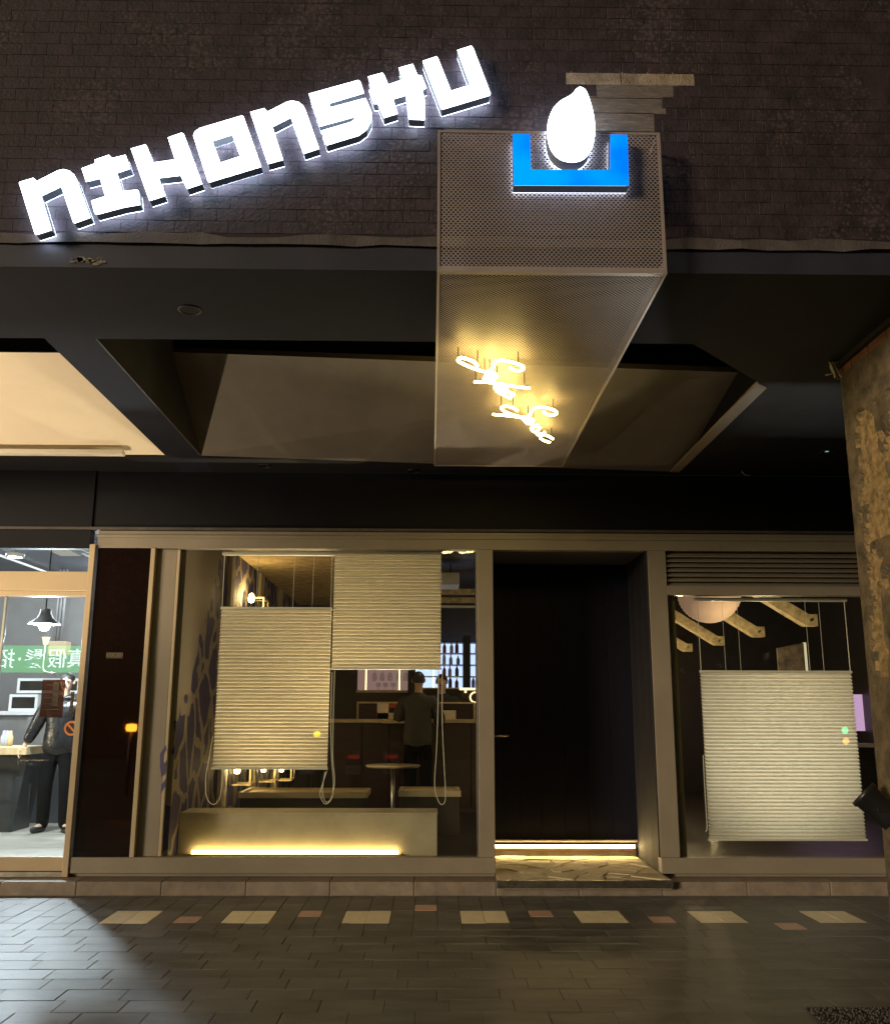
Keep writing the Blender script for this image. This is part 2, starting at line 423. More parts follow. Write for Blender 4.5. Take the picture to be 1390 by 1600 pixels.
    # (edges of the border follow the step)
tile_cache = {}
def tile_mesh(w, d, m):
    k = (round(w, 3), round(d, 3), m)
    if k not in tile_cache: tile_cache[k] = unit_box('tile', w-.0035, d-.0035, .024, .002)
    return tile_cache[k]
def inview(x, y):
    d = Vector((x, y, -H)); zc = d.dot(_f)
    if zc < .1: return False
    u = 695+F*d.dot(RT)/zc; v = 800-F*d.dot(UP)/zc
    return -60 < u < 1450 and v < 1660
far = B(); cnt = 0
allc = [c for c in cells if inview(c[0], c[1])] + [c for c in border if inview(c[0], c[1])]
allc.sort(key=lambda c: (c[4] == 'paver', c[1]))
parts_set = set(allc[:300])
for c in cells + border:
    x, y, w, d, m = c
    if c in parts_set:
        o = place('tile', tile_mesh(w, d, m), m, pave); o.location = Vector((x, y, -.024 + random.uniform(-.0012, .0012)))
        o.rotation_euler = (random.uniform(-.002, .002), random.uniform(-.002, .002), 0)
        o.matrix_parent_inverse = Matrix()
    else:
        far.box(x-w/2+.0025, x+w/2-.0025, y-d/2+.0025, y+d/2-.0025, -.024, random.uniform(-.001, .001))
o = far.obj('tile_field', 'paver', pave); o['kind'] = 'stuff'
# ---- entrance step of stone blocks
step = struct(box('entrance_step', 'grout', None, -8, 6.5, YK+.006, YS+.1, -.01, .104))
jx = [-8, -6.9, -5.8, -4.7, -3.9] + [AY(u, 1390, YK).x for u in (0, 119, 252, 384, 515.6, 647, 775, 905, 1035, 1167, 1297)] + [3.9, 4.65, 5.4, 6.5]
for a, c in zip(jx[:-1], jx[1:]):
    box('stone', 'step_stone', step, a+.003, c-.003, YK, YS+.098, 0, .111+random.uniform(-.001, .001), bevel=.006)

# ================================================================ ARCADE BUILDING
bld = thing('arcade_building', (0, YF, 0), 'arcaded building with dark tiled upper wall and black coffered arcade ceiling', 'building')
# ---- upper wall of small dark tiles, some fallen off
TW, TH = .1365, .0685
fz0 = 3.885
fas = box('upper_wall', 'tile_joint', bld, -6, 6, YF+.003, YF+.5, 3.80, 9.0)
missing_px = [(890, 112, 1085, 131), (925, 131, 1048, 153), (905, 153, 1030, 176), (915, 176, 1012, 204), (1034, 228, 1055, 242), (666, 212, 692, 232), (1352, 112, 1392, 132)]
miss = []
for a in missing_px:
    p = AY(a[0], a[3], YF); q = AY(a[2], a[1], YF); miss.append((p.x, p.z, q.x, q.z))
for a in missing_px[1:4]:
    p = AY(a[0], a[3], YF); q = AY(a[2], a[1], YF)
    box('mortar_bed', 'mortar', fas, p.x-.03, q.x+.03, YF+.0027, YF+.0125, p.z+.0005, q.z-.0005)
pale_px = [(884, 110, 1088, 132)]
tiles = []
nrow = int((5.75-fz0)/TH)
for r in range(nrow):
    zc = fz0 + (r+.5)*TH
    x = -2.75 + (r % 2)*TW/2 + random.uniform(-.004, .004)
    while x < 2.95:
        if not any(mx0-.02 < x < mx1+.02 and mz0-.01 < zc < mz1+.01 for mx0, mz0, mx1, mz1 in miss): tiles.append((x, zc))
        x += TW
dist = lambda t: (t[0]-.75)**2*.6 + (t[1]-4.5)**2
tiles.sort(key=dist)
tme = D.meshes.new('wall_tile')
b_ = B().box(-TW/2+.0011, TW/2-.0011, 0, .02, -TH/2+.0011, TH/2-.0011)
tme.from_pydata(b_.v, [], b_.f)
bm = bmesh.new(); bm.from_mesh(tme)
bmesh.ops.recalc_face_normals(bm, faces=bm.faces)
bmesh.ops.bevel(bm, geom=[e for e in bm.edges if all(v.co.y < .01 for v in e.verts)], offset=.0025, segments=1, affect='EDGES'); bm.to_mesh(tme); bm.free()
tf = B()
for i, (x, z) in enumerate(tiles):
    dy = random.uniform(-.001, .001)
    if i < 300:
        o = place('tile', tme, 'wall_tile', fas)
        o.location = (x, YF+dy, z); o.rotation_euler = (random.uniform(-.005, .005), random.uniform(-.006, .006), random.uniform(-.005, .005))
    else:
        tf.box(x-TW/2+.0011, x+TW/2-.0011, YF+dy, YF+.02, z-TH/2+.0011, z+TH/2-.0011)
# rest of the wall above and beside the view
for r in range(-1, int((9.0-fz0)/TH)):
    zc = fz0+(r+.5)*TH
    for k in range(-44, 45):
        x = k*TW + (r % 2)*TW/2
        if (zc > 5.75+TH*.4 or x < -2.82 or x > 3.02) and abs(x) < 5.9 and zc > fz0:
            tf.box(x-TW/2+.0025, x+TW/2-.0025, YF, YF+.02, zc-TH/2+.0025, zc+TH/2-.0025)
o = tf.obj('tile_field', 'wall_tile', fas); o['kind'] = 'stuff'
for a in pale_px:       # paler patch of newer filler where the top row fell away
    p = AY(a[0], a[3], YF); q = AY(a[2], a[1], YF)
    xs = [p.x, p.x+(q.x-p.x)*.42, p.x+(q.x-p.x)*.98]
    for x0, x1 in zip(xs[:-1], xs[1:]):
        box('filler_patch', 'tile_pale', fas, x0+.002, x1-.002, YF+.001, YF+.02, p.z+.004, q.z-.014, bevel=.002)
for a in ((1034, 228, 1055, 241), (1352, 113, 1391, 131)):
    p = AY(a[0], a[3], YF); q = AY(a[2], a[1], YF)
    box('filler_patch', 'tile_pale', fas, p.x, q.x, YF+.004, YF+.02, p.z, q.z, bevel=.002)
# ragged ledge under the tiles
lb = B(); n = 90
rng = random.Random(3)
prof = [(-5.9 + 11.8*i/n, 3.815 + rng.uniform(-.006, .006), YF-.012 - rng.uniform(0, .016), 3.862 + rng.uniform(-.012, .018)) for i in range(n+1)]
vs_ = []
for x, z0, yy, z1 in prof: vs_ += [(x, YF+.02, z0), (x, yy, z0), (x, yy, z1), (x, YF+.02, z1+.02)]
lb.add(vs_, [(4*i+j, 4*i+4+j, 4*i+4+(j+1) % 4, 4*i+(j+1) % 4) for i in range(n) for j in range(4)])
lb.obj('ledge', 'ledge', fas)
box('fascia_band', 'navy_paint', bld, -6, 6, YF+.002, YF+.0038, ZS, 3.8135)
# flaked paint on the band
p = AY(132, 408, YF)
fl = B()
for k in range(14):
    cx, cz, w = p.x+rng.uniform(-.09, .1), p.z+rng.uniform(-.018, .02), rng.uniform(.008, .028)
    fl.quadbox([(cx+math.cos(t)*w*rng.uniform(.6, 1.2), YF-.003, cz+math.sin(t)*w*.5*rng.uniform(.6, 1.2)) for t in [i*math.pi/3 for i in range(6)]], (0, .004, 0))
fl.obj('paint_flake', 'tile_pale', bld)
# ---- ceiling of the arcade: soffits, beams and sloped coffer panels
XL, XR = -2.035, 2.30
YB_L, YB_R = 7.83, 8.28
XB = -2.335                     # left side of the cross beam
ZT = 4.45
def slab(name, m, pts, z0, z1, parent=bld):
    return B().quadbox([(x, y, z0) for x, y in pts], (0, 0, z1-z0)).obj(name, m, parent)
slab('front_soffit', 'soffit_paint', [(-6, YF+.004), (1.604, YF+.004), (1.604, 5.235), (-6, 5.235)], ZS+.001, 4.3)
slab('side_soffit', 'black_ceiling', [(1.6045, YF+.004), (6, YF+.004), (6, YS), (XR, YS), (XR, 5.98), (1.6045, 5.258)], ZS+.001, 4.3)
slab('cross_beam', 'soffit_paint', [(XB, 5.2355), (XL, 5.2355), (XL, YS), (XB, YS)], ZS+.001, 4.3)
slab('back_soffit', 'black_ceiling', [(XL+.0005, YB_L), (XR-.0005, YB_R), (XR-.0005, YS), (XL+.0005, YS)], ZS+.001, 4.0)
slab('back_soffit', 'black_ceiling', [(-6, YB_L), (XB-.0005, YB_L), (XB-.0005, YS), (-6, YS)], ZS+.001, 4.0)
box('slab', 'black_ceiling', bld, -6, 6, YF+.02, YS+.3, 4.46, 4.9)
fl_ = AX(267, 550, XL); fr_ = AX(1152, 582, XR)
# main coffer: panel rises from the back edge towards the street
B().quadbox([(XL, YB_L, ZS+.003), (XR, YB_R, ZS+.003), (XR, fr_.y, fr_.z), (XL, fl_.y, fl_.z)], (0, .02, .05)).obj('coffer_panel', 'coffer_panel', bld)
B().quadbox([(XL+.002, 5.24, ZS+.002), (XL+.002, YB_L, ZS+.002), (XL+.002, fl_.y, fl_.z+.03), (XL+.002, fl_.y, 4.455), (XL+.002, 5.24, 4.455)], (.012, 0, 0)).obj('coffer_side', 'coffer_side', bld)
slab('trim_board', 'trim_board', [(XR-.1, 5.88), (XR+.002, 5.98), (XR+.002, YB_R-.004), (XR-.085, YB_R-.014)], ZS-.004, ZS+.012)
pl = AX(170, 548, XB); pr = AX(260, 712, XB)
B().quadbox([(-6, YB_L-.01, ZS+.003), (XB-.001, YB_L-.01, ZS+.003), (XB-.001, pl.y, pl.z), (-6, pl.y, pl.z)], (0, .02, .05)).obj('cream_ceiling_panel', 'cream_panel', bld)
box('coffer_front', 'soffit_paint', bld, -6, XB-.001, pl.y-.02, pl.y-.002, pl.z-.02, 4.455)
pb = AZ(207, 720, ZS-.03)
box('ceiling_batten', 'rail_white', bld, -6, pb.x, YB_L-.20, YB_L-.12, ZS-.045, ZS-.004, bevel=.004)
# ---- header beam over the shopfronts
box('header_beam', 'beam_paint', bld, -3.13, 6.5, YS, YS+.3, 3.16, ZS)
box('header_beam', 'beam_paint', bld, -8, -3.1305, YS-.02, YS+.3, 3.16, ZS)
box('header_ledge', 'ledge', bld, -8, 6.5, YS-.03, YS+.2, 3.132, 3.158, bevel=.004)
# ---- round downlight openings in the soffits
for (x, y), nm in (((-1.354, 4.809), 0), ((-1.523, 8.15), 1), ((-.168, 8.30), 1), ((2.83, 8.26), 1), ((AZ(1291, 705, ZS).x, AZ(1291, 705, ZS).y), 2)):
    o = B().lathe([(.056, ZS-.001), (.056, ZS-.005), (.066, ZS-.005), (.066, ZS-.001)], (x, y, 0)).obj('downlight', 'black_metal', bld, True)
    B().lathe([(0, ZS-.0015), (.0555, ZS-.0015)], (x, y, 0)).obj('lens', 'beam_paint' if nm < 2 else 'led_dot', o) if nm < 2 else \
        B().lathe([(0, ZS-.003), (.016, ZS-.003)], (x, y, 0)).obj('lens', 'led_dot', o)
b_ = B()
w0 = AZ(1158, 735, ZS-.02)
b_.tube([w0, w0+Vector((.0, -.01, -.02)), w0+Vector((.03, 0, -.045)), w0+Vector((.075, 0, -.05))], .004, 6)
b_.obj('loose_wire', 'wire_white', bld, True)

# ---- street pillar with fallen plaster
pil = thing('street_pillar', (2.95, 5.0, 0), 'weathered concrete arcade pillar with fallen plaster at the right edge', 'pillar')
XP = 2.60; YP = 5.55
pm = B()
ny, nz = 26, 70
rng = random.Random(11)
from mathutils import noise
def patch(y, z):
    t = noise.noise(Vector((y*2.2, z*1.3, 3.1)))*.55 + noise.noise(Vector((y*6, z*4, 7.7)))*.32 + noise.noise(Vector((y*17, z*12, 1.7)))*.22
    e = (YP-y)
    return t + (.40 if z > 2.5 and z < 3.30 and e > .17 + .07*noise.noise(Vector((z*5, 2, 9))) else 0) + (.16 if 1.7 < z < 2.5 and e > .12 and e < .26 else 0) - .24 - (.3 if e < .09 else 0)
grid = []
bare = set()
ny, nz = 60, 190
y0p = 4.45
for iz in range(nz+1):
    for iy in range(ny+1):
        y = y0p + (YP-y0p)*iy/ny; z = 3.60*iz/nz
        p_ = patch(y, z)
        dpt = .022 if p_ > .06 else (.010 if p_ > .0 else 0)
        rough = noise.noise(Vector((y*20, z*20, 5)))*(.008 if p_ > .06 else .003)
        grid.append((XP + dpt + rough + (.012*max(0, (iy-ny+3)/3)), y, z))
fs = []
mats = []
for iz in range(nz):
    for iy in range(ny):
        a = iz*(ny+1)+iy
        fs.append((a, a+ny+1, a+ny+2, a+1))
        y = y0p+(YP-y0p)*(iy+.5)/ny; z = 3.6*(iz+.5)/nz
        mats.append(1 if patch(y, z) > .03 else 0)
pm.add(grid, fs)
o = pm.obj('plaster_face', 'concrete', pil)
o.data.materials.append(M['concrete_bare'])
for i, mi in enumerate(mats): o.data.polygons[i].material_index = mi
box('shaft', 'concrete', pil, XP+.0305, XP+.62, y0p+.01, YP+.006, -.02, 3.60)
for k in range(5):
    ya = y0p+.02 + k*.226
    box('brick', 'brick_trim', pil, XP+.004, XP+.11, ya, ya+.218, 3.602, 3.655 + rng.uniform(-.004, .004), bevel=.004)
box('cap', 'brick_trim', pil, XP+.02, XP+.6, y0p, YP, 3.601, 3.66)
box('cap_strip', 'black_metal', pil, XP-.02, XP+.6, y0p-.05, YP+.02, 3.6605, ZS)
wr = thing('wire_bundle', tuple(AX(1303, 575, XP-.02)), 'short bundle of cut white wires hanging at the top of the pillar', 'wires')
c = AX(1305, 566, XP-.03)
for k in range(5):
    q = c + Vector((rng.uniform(-.01, .02), rng.uniform(-.02, .02), 0))
    ln = (.11, .13, .09, .12, .10)[k]
    pts = [q, q+Vector((-.03-.006*k, 0, .0)), q+Vector((-.045+.006*k, 0, -.03)), q+Vector((-.03+.008*k, 0, -ln*.7)), q+Vector((-.03+.012*k, 0, -ln))]
    if k == 1: pts[-1] = q+Vector((-.075, 0, -.085)); pts[-2] = q+Vector((-.03, 0, -.075))
    B().tube(pts, .005, 6).obj('wire', 'wire_white' if k != 3 else 'black_metal', wr, True)
# ---- black floodlight on the pillar, aimed up at the arcade ceiling
fc = AX(1372, 1262, XP-.10)
ax = Vector((-.56, .30, .62)).normalized()
fl_l = thing('floodlight', tuple(fc), 'black cylindrical floodlight bracketed to the weathered pillar', 'floodlight')
B().lathe([(0, -.10), (.062, -.10), (.070, -.085), (.076, .08), (.083, .085), (.083, .11), (.074, .11), (.070, .07), (0, .07)], fc, 24, ax).obj('housing', 'black_metal', fl_l, True)
B().lathe([(0, .0705), (.069, .0705)], fc, 24, ax).obj('lens', 'dark_granite', fl_l)
b_ = B(); s_ = ax.cross(Vector((0, 0, 1))).normalized()
b_.tube([fc+s_*.085, fc+s_*.085+Vector((.09, 0, -.02)), fc-s_*.085+Vector((.09, 0, -.02)), fc-s_*.085], .012, 6)
b_.box(fc.x+.085, XP+.02, fc.y-.03, fc.y+.03, fc.z-.06, fc.z+.02)
b_.obj('bracket', 'black_metal', fl_l)
b_ = B(); q = fc - ax*.10 + Vector((.03, -.03, .01))
b_.box(q.x-.01, q.x+.085, q.y-.012, q.y+.012, q.z-.03, q.z+.012); b_.obj('rating_label', 'plate_white', fl_l)
# rough mat by the pillar foot
p0 = AZ(1256, 1577, 0); b_ = B()
rg = random.Random(5)
for k in range(900):
    x, y = p0.x + rg.uniform(0, .75), p0.y - rg.uniform(0, .34)
    r_ = rg.uniform(.006, .012)
    b_.add([(x-r_, y, .008), (x, y-r_, .008), (x+r_, y, .008), (x, y+r_, .008), (x, y, .008+r_*.9)], [(0, 1, 4), (1, 2, 4), (2, 3, 4), (3, 0, 4)])
mt_ = thing('coarse_mat', (p0.x+.37, p0.y-.17, 0), 'coarse grey brush mat lying on the pavement by the pillar foot', 'mat')
box('backing', 'rubber', mt_, p0.x, p0.x+.76, p0.y-.35, p0.y, .002, .0085)
o = b_.obj('bristles', 'mat_fibre', mt_); o['kind'] = 'stuff'

# ================================================================ SIGNS
for k_, e_ in (('letter_side', .34), ('letter_side_dim', .02), ('bowl_side', .03)):      # milky acrylic returns lit from within; dim copy stands in for shaded undersides
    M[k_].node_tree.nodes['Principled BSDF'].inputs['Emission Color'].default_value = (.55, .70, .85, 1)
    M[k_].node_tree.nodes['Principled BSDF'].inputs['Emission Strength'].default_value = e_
def zoomed(pts, ox, oy, s, Y):
    return [AY(ox+x/s, oy+y/s, Y) for x, y in pts]
sign = thing('letter_sign', (-.9, 4.28, 4.5), 'slanted row of glowing white channel letters NIHONSHU on the dark tiled wall', 'sign')
YL = 4.207
ZA, ZB, ZC, ZD = (20, 220, 6.95), (190, 170, 6.318), (380, 110, 6.318), (560, 50, 6.318)
LET = [
 (ZA, [(70, 455), (80, 445), (225, 402), (262, 438), (490, 322), (550, 308), (620, 325), (670, 370), (695, 420), (843, 830), (672, 892), (658, 885), (527, 492), (310, 598), (422, 965), (255, 1018), (242, 1010)]),
 (ZA, [(750, 298), (897, 245), (892, 205), (1045, 152), (1080, 188), (1225, 152), (1275, 298), (1132, 348), (1190, 548), (1350, 530), (1368, 545), (1382, 690), (1200, 722), (905, 800), (890, 785), (853, 650), (1005, 602), (948, 405), (797, 442)]),
 (ZB, [(93, 393), (235, 352), (250, 368), (312, 530), (528, 500), (458, 283), (595, 235), (615, 250), (795, 738), (645, 788), (582, 655), (368, 680), (425, 858), (275, 905)]),
 (ZB, [(708, 265), (722, 225), (770, 190), (1190, 65), (1205, 80), (1378, 568), (865, 722), (848, 705), 'h', (895, 315), (1092, 252), (1170, 468), (975, 532)]),
 (ZC, [(70, 410), (210, 373), (237, 408), (430, 310), (480, 298), (545, 310), (590, 345), (612, 385), (748, 770), (600, 818), (470, 462), (288, 555), (392, 880), (243, 920)]),
 (ZC, [(648, 230), (1135, 95), (1155, 110), (1192, 220), (850, 322), (860, 365), (1205, 272), (1225, 310), (1268, 420), (1262, 500), (1220, 580), (1140, 640), (825, 735), (810, 720), (770, 595), (1060, 510), (1095, 485), (1103, 455), (755, 550)]),
 (ZD, [(95, 440), (235, 402), (252, 420), (292, 518), (432, 470), (398, 352), (535, 315), (582, 425), (622, 428), (670, 550), (632, 572), (655, 700), (650, 865), (495, 858), (468, 622), (340, 660), (385, 802), (250, 845), (190, 705), (150, 705), (102, 575), (130, 560)]),
 (ZD, [(633, 285), (770, 240), (785, 260), (912, 580), (1102, 522), (975, 178), (1112, 135), (1130, 155), (1302, 605), (1295, 622), (825, 762), (812, 750)]),
]
def prism_y(outer, hole, y0, y1, caps=True):
    b_ = B()
    def loop(pts):
        k = len(pts); b_.add([(p.x, y0, p.z) for p in pts] + [(p.x, y1, p.z) for p in pts], [(i, (i+1) % k, k+(i+1) % k, k+i) for i in range(k)])
    loop(outer)
    if hole: loop(hole)
    return b_
def cap_y(outer, hole, y, th):
    b_ = B()
    if not hole:
        return b_.quadbox([(p.x, y, p.z) for p in outer], (0, th, 0))
    # ring with a hole, filled by bridging
    me = bmesh.new()
    es = []
    for pts in (outer, hole):
        vv_ = [me.verts.new((p.x, y, p.z)) for p in pts]
        es += [me.edges.new((vv_[i], vv_[(i+1) % len(vv_)])) for i in range(len(vv_))]
    bmesh.ops.triangle_fill(me, edges=es, use_beauty=True)
    me.verts.index_update()
    vs = [tuple(v.co) for v in me.verts]; fs = [tuple(v.index for v in f.verts) for f in me.faces]; me.free()
    b_.add(vs, fs)
    return b_
for (ox, oy, sc), pts in LET:
    hole = None
    if 'h' in pts:
        i = pts.index('h'); hole = zoomed(pts[i+1:], ox, oy, sc, YL); pts = pts[:i]
    outer = zoomed(pts, ox, oy, sc, YL)
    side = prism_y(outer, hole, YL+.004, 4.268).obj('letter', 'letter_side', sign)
    side.data.materials.append(M['letter_side_dim'])
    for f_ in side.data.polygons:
        if f_.normal.z < -.5: f_.material_index = 1  # downward faces get the dimmer material, shade put into the colour
    cap_y(outer, hole, YL, .0035).obj('face', 'led_white', side)
    cap_y(outer, hole, 4.2685, .002).obj('back_light', 'led_halo', side)
# ---- perforated sign box
YM = 4.14; ZM = 3.598; XM0, XM1 = .02, 1.145; YM1 = 7.78; ZMT = 4.374
sb = thing('mesh_sign_box', ((XM0+XM1)/2, YM, ZM), 'boxed canopy of expanded metal mesh running from facade into the arcade', 'sign box')
def expanded(x0, x1, y0, y1, w, a, t, th, to3):
    nx = int(round((x1-x0)/(w/2))); nyy = int(round((y1-y0)/a))
    w2 = (x1-x0)/nx; a = (y1-y0)/nyy
    vs, fs = [], []
    for i in range(nyy+1):
        for j in range(nx):
            ya = y0+i*a + (a/2-t*.35)*(1 if (i+j) % 2 == 0 else -1); yb = y0+i*a - (a/2-t*.35)*(1 if (i+j) % 2 == 0 else -1)
            ya = min(max(ya, y0), y1); yb = min(max(yb, y0), y1)
            xa = x0+j*w2; xb = xa+w2
            o = len(vs)
            vs += [to3(xa, ya-t/2, 0), to3(xb, yb-t/2, 0), to3(xb, yb+t/2, 0), to3(xa, ya+t/2, 0), to3(xa, ya+t/2, th), to3(xb, yb+t/2, th)]
            fs += [(o, o+1, o+2, o+3), (o+3, o+2, o+5, o+4)]
    return vs, fs
def mesh_panel(name, args):
    vs, fs = expanded(*args)
    me = D.meshes.new(name); me.from_pydata(vs, [], fs); me.update()
    return place(name, me, 'mesh_metal', sb)
mesh_panel('front_mesh', (XM0+.012, XM1-.012, ZM+.03, ZMT-.012, .0225, .0125, .0052, .003, lambda a, c, d: (a, YM+.006+d, c)))
mesh_panel('under_mesh', (XM0+.012, XM1-.012, YM+.03, YM1-.012, .0225, .0125, .0052, .003, lambda a, c, d: (a, c, ZM+.006+d)))
mesh_panel('side_mesh', (YM+.02, YM1-.012, ZM+.03, ZS-.002, .0225, .0125, .0052, .003, lambda a, c, d: (XM0+.006-d, a, c)))
mesh_panel('side_mesh', (YM+.02, YM1-.012, ZM+.03, ZS-.002, .0225, .0125, .0052, .003, lambda a, c, d: (XM1-.006+d, a, c)))
e = .013
fr = B()
fr.box(XM0, XM0+e, YM, YM+e, ZM, ZMT); fr.box(XM1-e, XM1, YM, YM+e, ZM, ZMT)
fr.box(XM0+e, XM1-e, YM, YM+e, ZMT-e, ZMT)
fr.box(XM0+e, XM1-e, YM-.002, YM+.028, ZM, ZM+.026)
fr.obj('front_frame', 'box_frame', sb)
fr = B()
fr.box(XM0, XM0+e, YM+e, YM1, ZM, ZM+e); fr.box(XM1-e, XM1, YM+e, YM1, ZM, ZM+e); fr.box(XM0+e, XM1-e, YM1-e, YM1, ZM, ZM+e)
fr.obj('under_frame', 'box_frame', sb)
fr = B()
fr.box(XM0, XM0+e, YM+e, YF, ZMT-e, ZMT); fr.box(XM1-e, XM1, YM+e, YF, ZMT-e, ZMT)
fr.obj('wall_bracket', 'box_frame', sb)
# ---- drop and bowl emblem
dz = (780, 100, 4.344)
YD = 4.062
drop = thing('drop_sign', tuple(AY(893, 260, YM)), 'glowing white drop-shaped lightbox above the blue bowl', 'sign')
pts = zoomed([(545, 155), (572, 165), (590, 185), (615, 250), (640, 350), (648, 450), (638, 530), (612, 600), (570, 645), (520, 663), (470, 664), (415, 648), (370, 612), (340, 560), (325, 490), (325, 430), (335, 370), (365, 300), (415, 248), (470, 218), (500, 195), (520, 170)], *dz, YD-.012)
def smooth_loop(p, k=3):
    n = len(p); out_ = []
    for i in range(n):
        a, b1, c1, d1 = p[i-1], p[i], p[(i+1) % n], p[(i+2) % n]
        for j in range(k):
            t = j/k
            out_.append(.5*((2*b1)+(c1-a)*t+(2*a-5*b1+4*c1-d1)*t*t+(3*b1-a-3*c1+d1)*t**3))
    return out_
pts = smooth_loop(pts)
prism_y(pts, None, YD-.008, YM-.012).obj('housing', 'letter_side_dim', drop)
cap_y(pts, None, YD-.012, .0035).obj('face', 'led_white', drop)
cap_y(pts, None, YM-.0115, .002).obj('back_light', 'led_halo', drop)
bowl = thing('bowl_sign', tuple(AY(890, 300, YM)), 'square blue lit bowl-shaped sign holding the white drop', 'sign')
pts = zoomed([(90, 473), (207, 475), (213, 717), (750, 718), (752, 478), (868, 480), (878, 825), (97, 822)], *dz, YD)
bs = prism_y(pts, None, YD+.004, YM-.012).obj('housing', 'bowl_side', bowl)
cap_y(pts, None, YD, .0035).obj('face', 'led_blue', bowl)
cap_y(pts, None, YM-.0115, .002).obj('back_light', 'led_bowl_back', bowl)
# ---- neon script under the box
ZN = 3.52
neon = thing('neon_sign', tuple(AZ(785, 620, ZN)), 'warm yellow neon tubes writing Sake Sour under the mesh box', 'neon sign')
def spline(p, k=5):
    out_ = []
    p = [Vector(q) for q in p]
    for i in range(len(p)-1):
        a = p[i-1] if i else p[i]; b1, c1 = p[i], p[i+1]; d1 = p[i+2] if i+2 < len(p) else c1
        for j in range(k):
            t = j/k
            out_.append(.5*((2*b1)+(c1-a)*t+(2*a-5*b1+4*c1-d1)*t*t+(3*b1-a-3*c1+d1)*t**3))
    return out_ + [p[-1]]
STROKES = [
 [(745, 270), (800, 297), (865, 302), (908, 272), (870, 235), (780, 205), (680, 180), (610, 182), (560, 205), (535, 262), (505, 302), (450, 315), (380, 300), (280, 265), (180, 220), (118, 180), (150, 147), (230, 163), (310, 198), (352, 245)],
 [(505, 302), (560, 335), (590, 372), (540, 392), (470, 385), (430, 400), (470, 352), (540, 345), (585, 375), (520, 420), (470, 430)],
 [(312, 440), (450, 440), (600, 458), (800, 492), (982, 515)],
 [(560, 470), (640, 492), (705, 515), (650, 540), (560, 500), (600, 555), (690, 605), (755, 640)],
 [(690, 605), (650, 565), (720, 557), (792, 590), (740, 612)],
 [(1150, 795), (1190, 830), (1255, 840), (1308, 815), (1270, 778), (1180, 750), (1090, 743), (1030, 762), (1000, 800), (970, 848), (900, 862), (800, 842), (700, 805), (640, 757), (690, 730), (780, 748), (832, 785)],
 [(535, 830), (680, 842), (850, 862), (950, 880)],
 [(900, 880), (960, 940), (1030, 905), (960, 880), (1010, 960), (1080, 960), (1000, 1000), (1050, 1040), (1110, 990)],
 [(1050, 1040), (1110, 1090), (1160, 1045), (1110, 1110), (1165, 1150), (1225, 1168)],
 [(1110, 1060), (1190, 1085), (1262, 1125)],
]
for st_ in STROKES:
    P_ = spline([AZ(700+x/7.722, 540+y/7.722, ZN) for x, y in st_])
    B().tube(P_, .0078, 8).obj('tube', 'neon', neon, True)
for x, y in ((120, 160), (355, 200), (500, 300), (845, 215), (920, 465), (440, 295), (640, 730), (780, 740), (965, 840), (1268, 770), (1245, 1110), (1030, 900), (590, 380), (330, 430)):
    a = AZ(700+x/7.722, 540+y/7.722, ZN+.008)
    B().tube([a, (a.x, a.y, ZM+.004)], .0035, 6).obj('standoff', 'black_metal', neon)

# ================================================================ BAR SHOPFRONT
sf = thing('bar_shopfront', (0, YS, .11), 'beige framed bar shopfront with wide window, black recessed door and louvred right window', 'shopfront')
Y1 = YS+.10
def bar(name, m, x0, x1, z0, z1, y0=YS, y1=Y1, bev=.004, parent=sf): return box(name, m, parent, x0, x1, y0, y1, z0, z1, bev)
bar('header', 'frame_beige', -3.07, 4.6, 2.967, 3.128)
bar('header_cap', 'frame_beige', -3.075, 4.6, 3.062, 3.09, YS-.012, YS-.0005)
bar('sill', 'frame_beige', -3.068, .57, .142, .272, YS-.015)
bar('sill', 'frame_beige', 2.003, 4.6, .142, .270, YS-.015)
bar('base_plate', 'frame_beige', -3.066, .568, .1125, .1415, YS+.02)
bar('base_plate', 'frame_beige', 2.135, 4.6, .1125, .1415, YS+.02)
bar('post', 'frame_beige', .43, .57, .2725, 2.9665)
bar('post', 'frame_beige', 2.002, 2.172, .2705, 2.9665)
bar('post', 'frame_light', -2.572, -2.532, .2725, 2.9665, YS-.01)
bar('side_panel', 'frame_beige', -2.5315, -2.345, .2725, 2.9665, YS+.05, Y1)
bar('bead', 'frame_light', -2.3445, -2.318, .2725, 2.9665, YS+.05, YS+.085, .003)
bar('bead', 'dark_steel', .416, .4295, .2725, 2.9665, YS+.03, YS+.06, .002)
bar('pilaster_panel', 'dark_granite', -3.062, -2.5725, .2725, 2.9665, YS+.012, Y1, .002)
# small address plate on the dark panel
pa = AY(180, 1024, YS+.0115)
pt = bar('address_plate', 'notice_dark', pa.x-.075, pa.x+.075, pa.z-.028, pa.z+.028, YS+.004, YS+.011, .002)
tm = text_mesh('10X301', .05)
o = place('lettering', tm, 'gold_print', pt); o.matrix_parent_inverse = Matrix()
o.location = (pa.x, YS+.0035, pa.z); o.rotation_euler = (rad(90), 0, 0)
wp = bar('window_pane', 'window_glass', -2.3175, .4155, .273, 2.966, YS+.04, YS+.05, 0)
# right window: rail, louvres, pane
bar('louvre_rail', 'frame_beige', 2.1725, 4.6, 2.556, 2.64)
bar('window_pane', 'window_glass', 2.173, 4.55, .271, 2.5555, YS+.04, YS+.05, 0)
for k in range(7):
    z = 2.648 + k*.0455
    B().quadbox([(2.174, YS+.012, z), (4.6, YS+.012, z), (4.6, YS+.075, z+.036), (2.174, YS+.075, z+.036)], (0, .006, -.010)).obj('louvre_slat', 'frame_beige', sf)
bar('louvre_back', 'bar_dark', 2.173, 4.6, 2.6405, 2.9665, YS+.0835, YS+.095, 0)
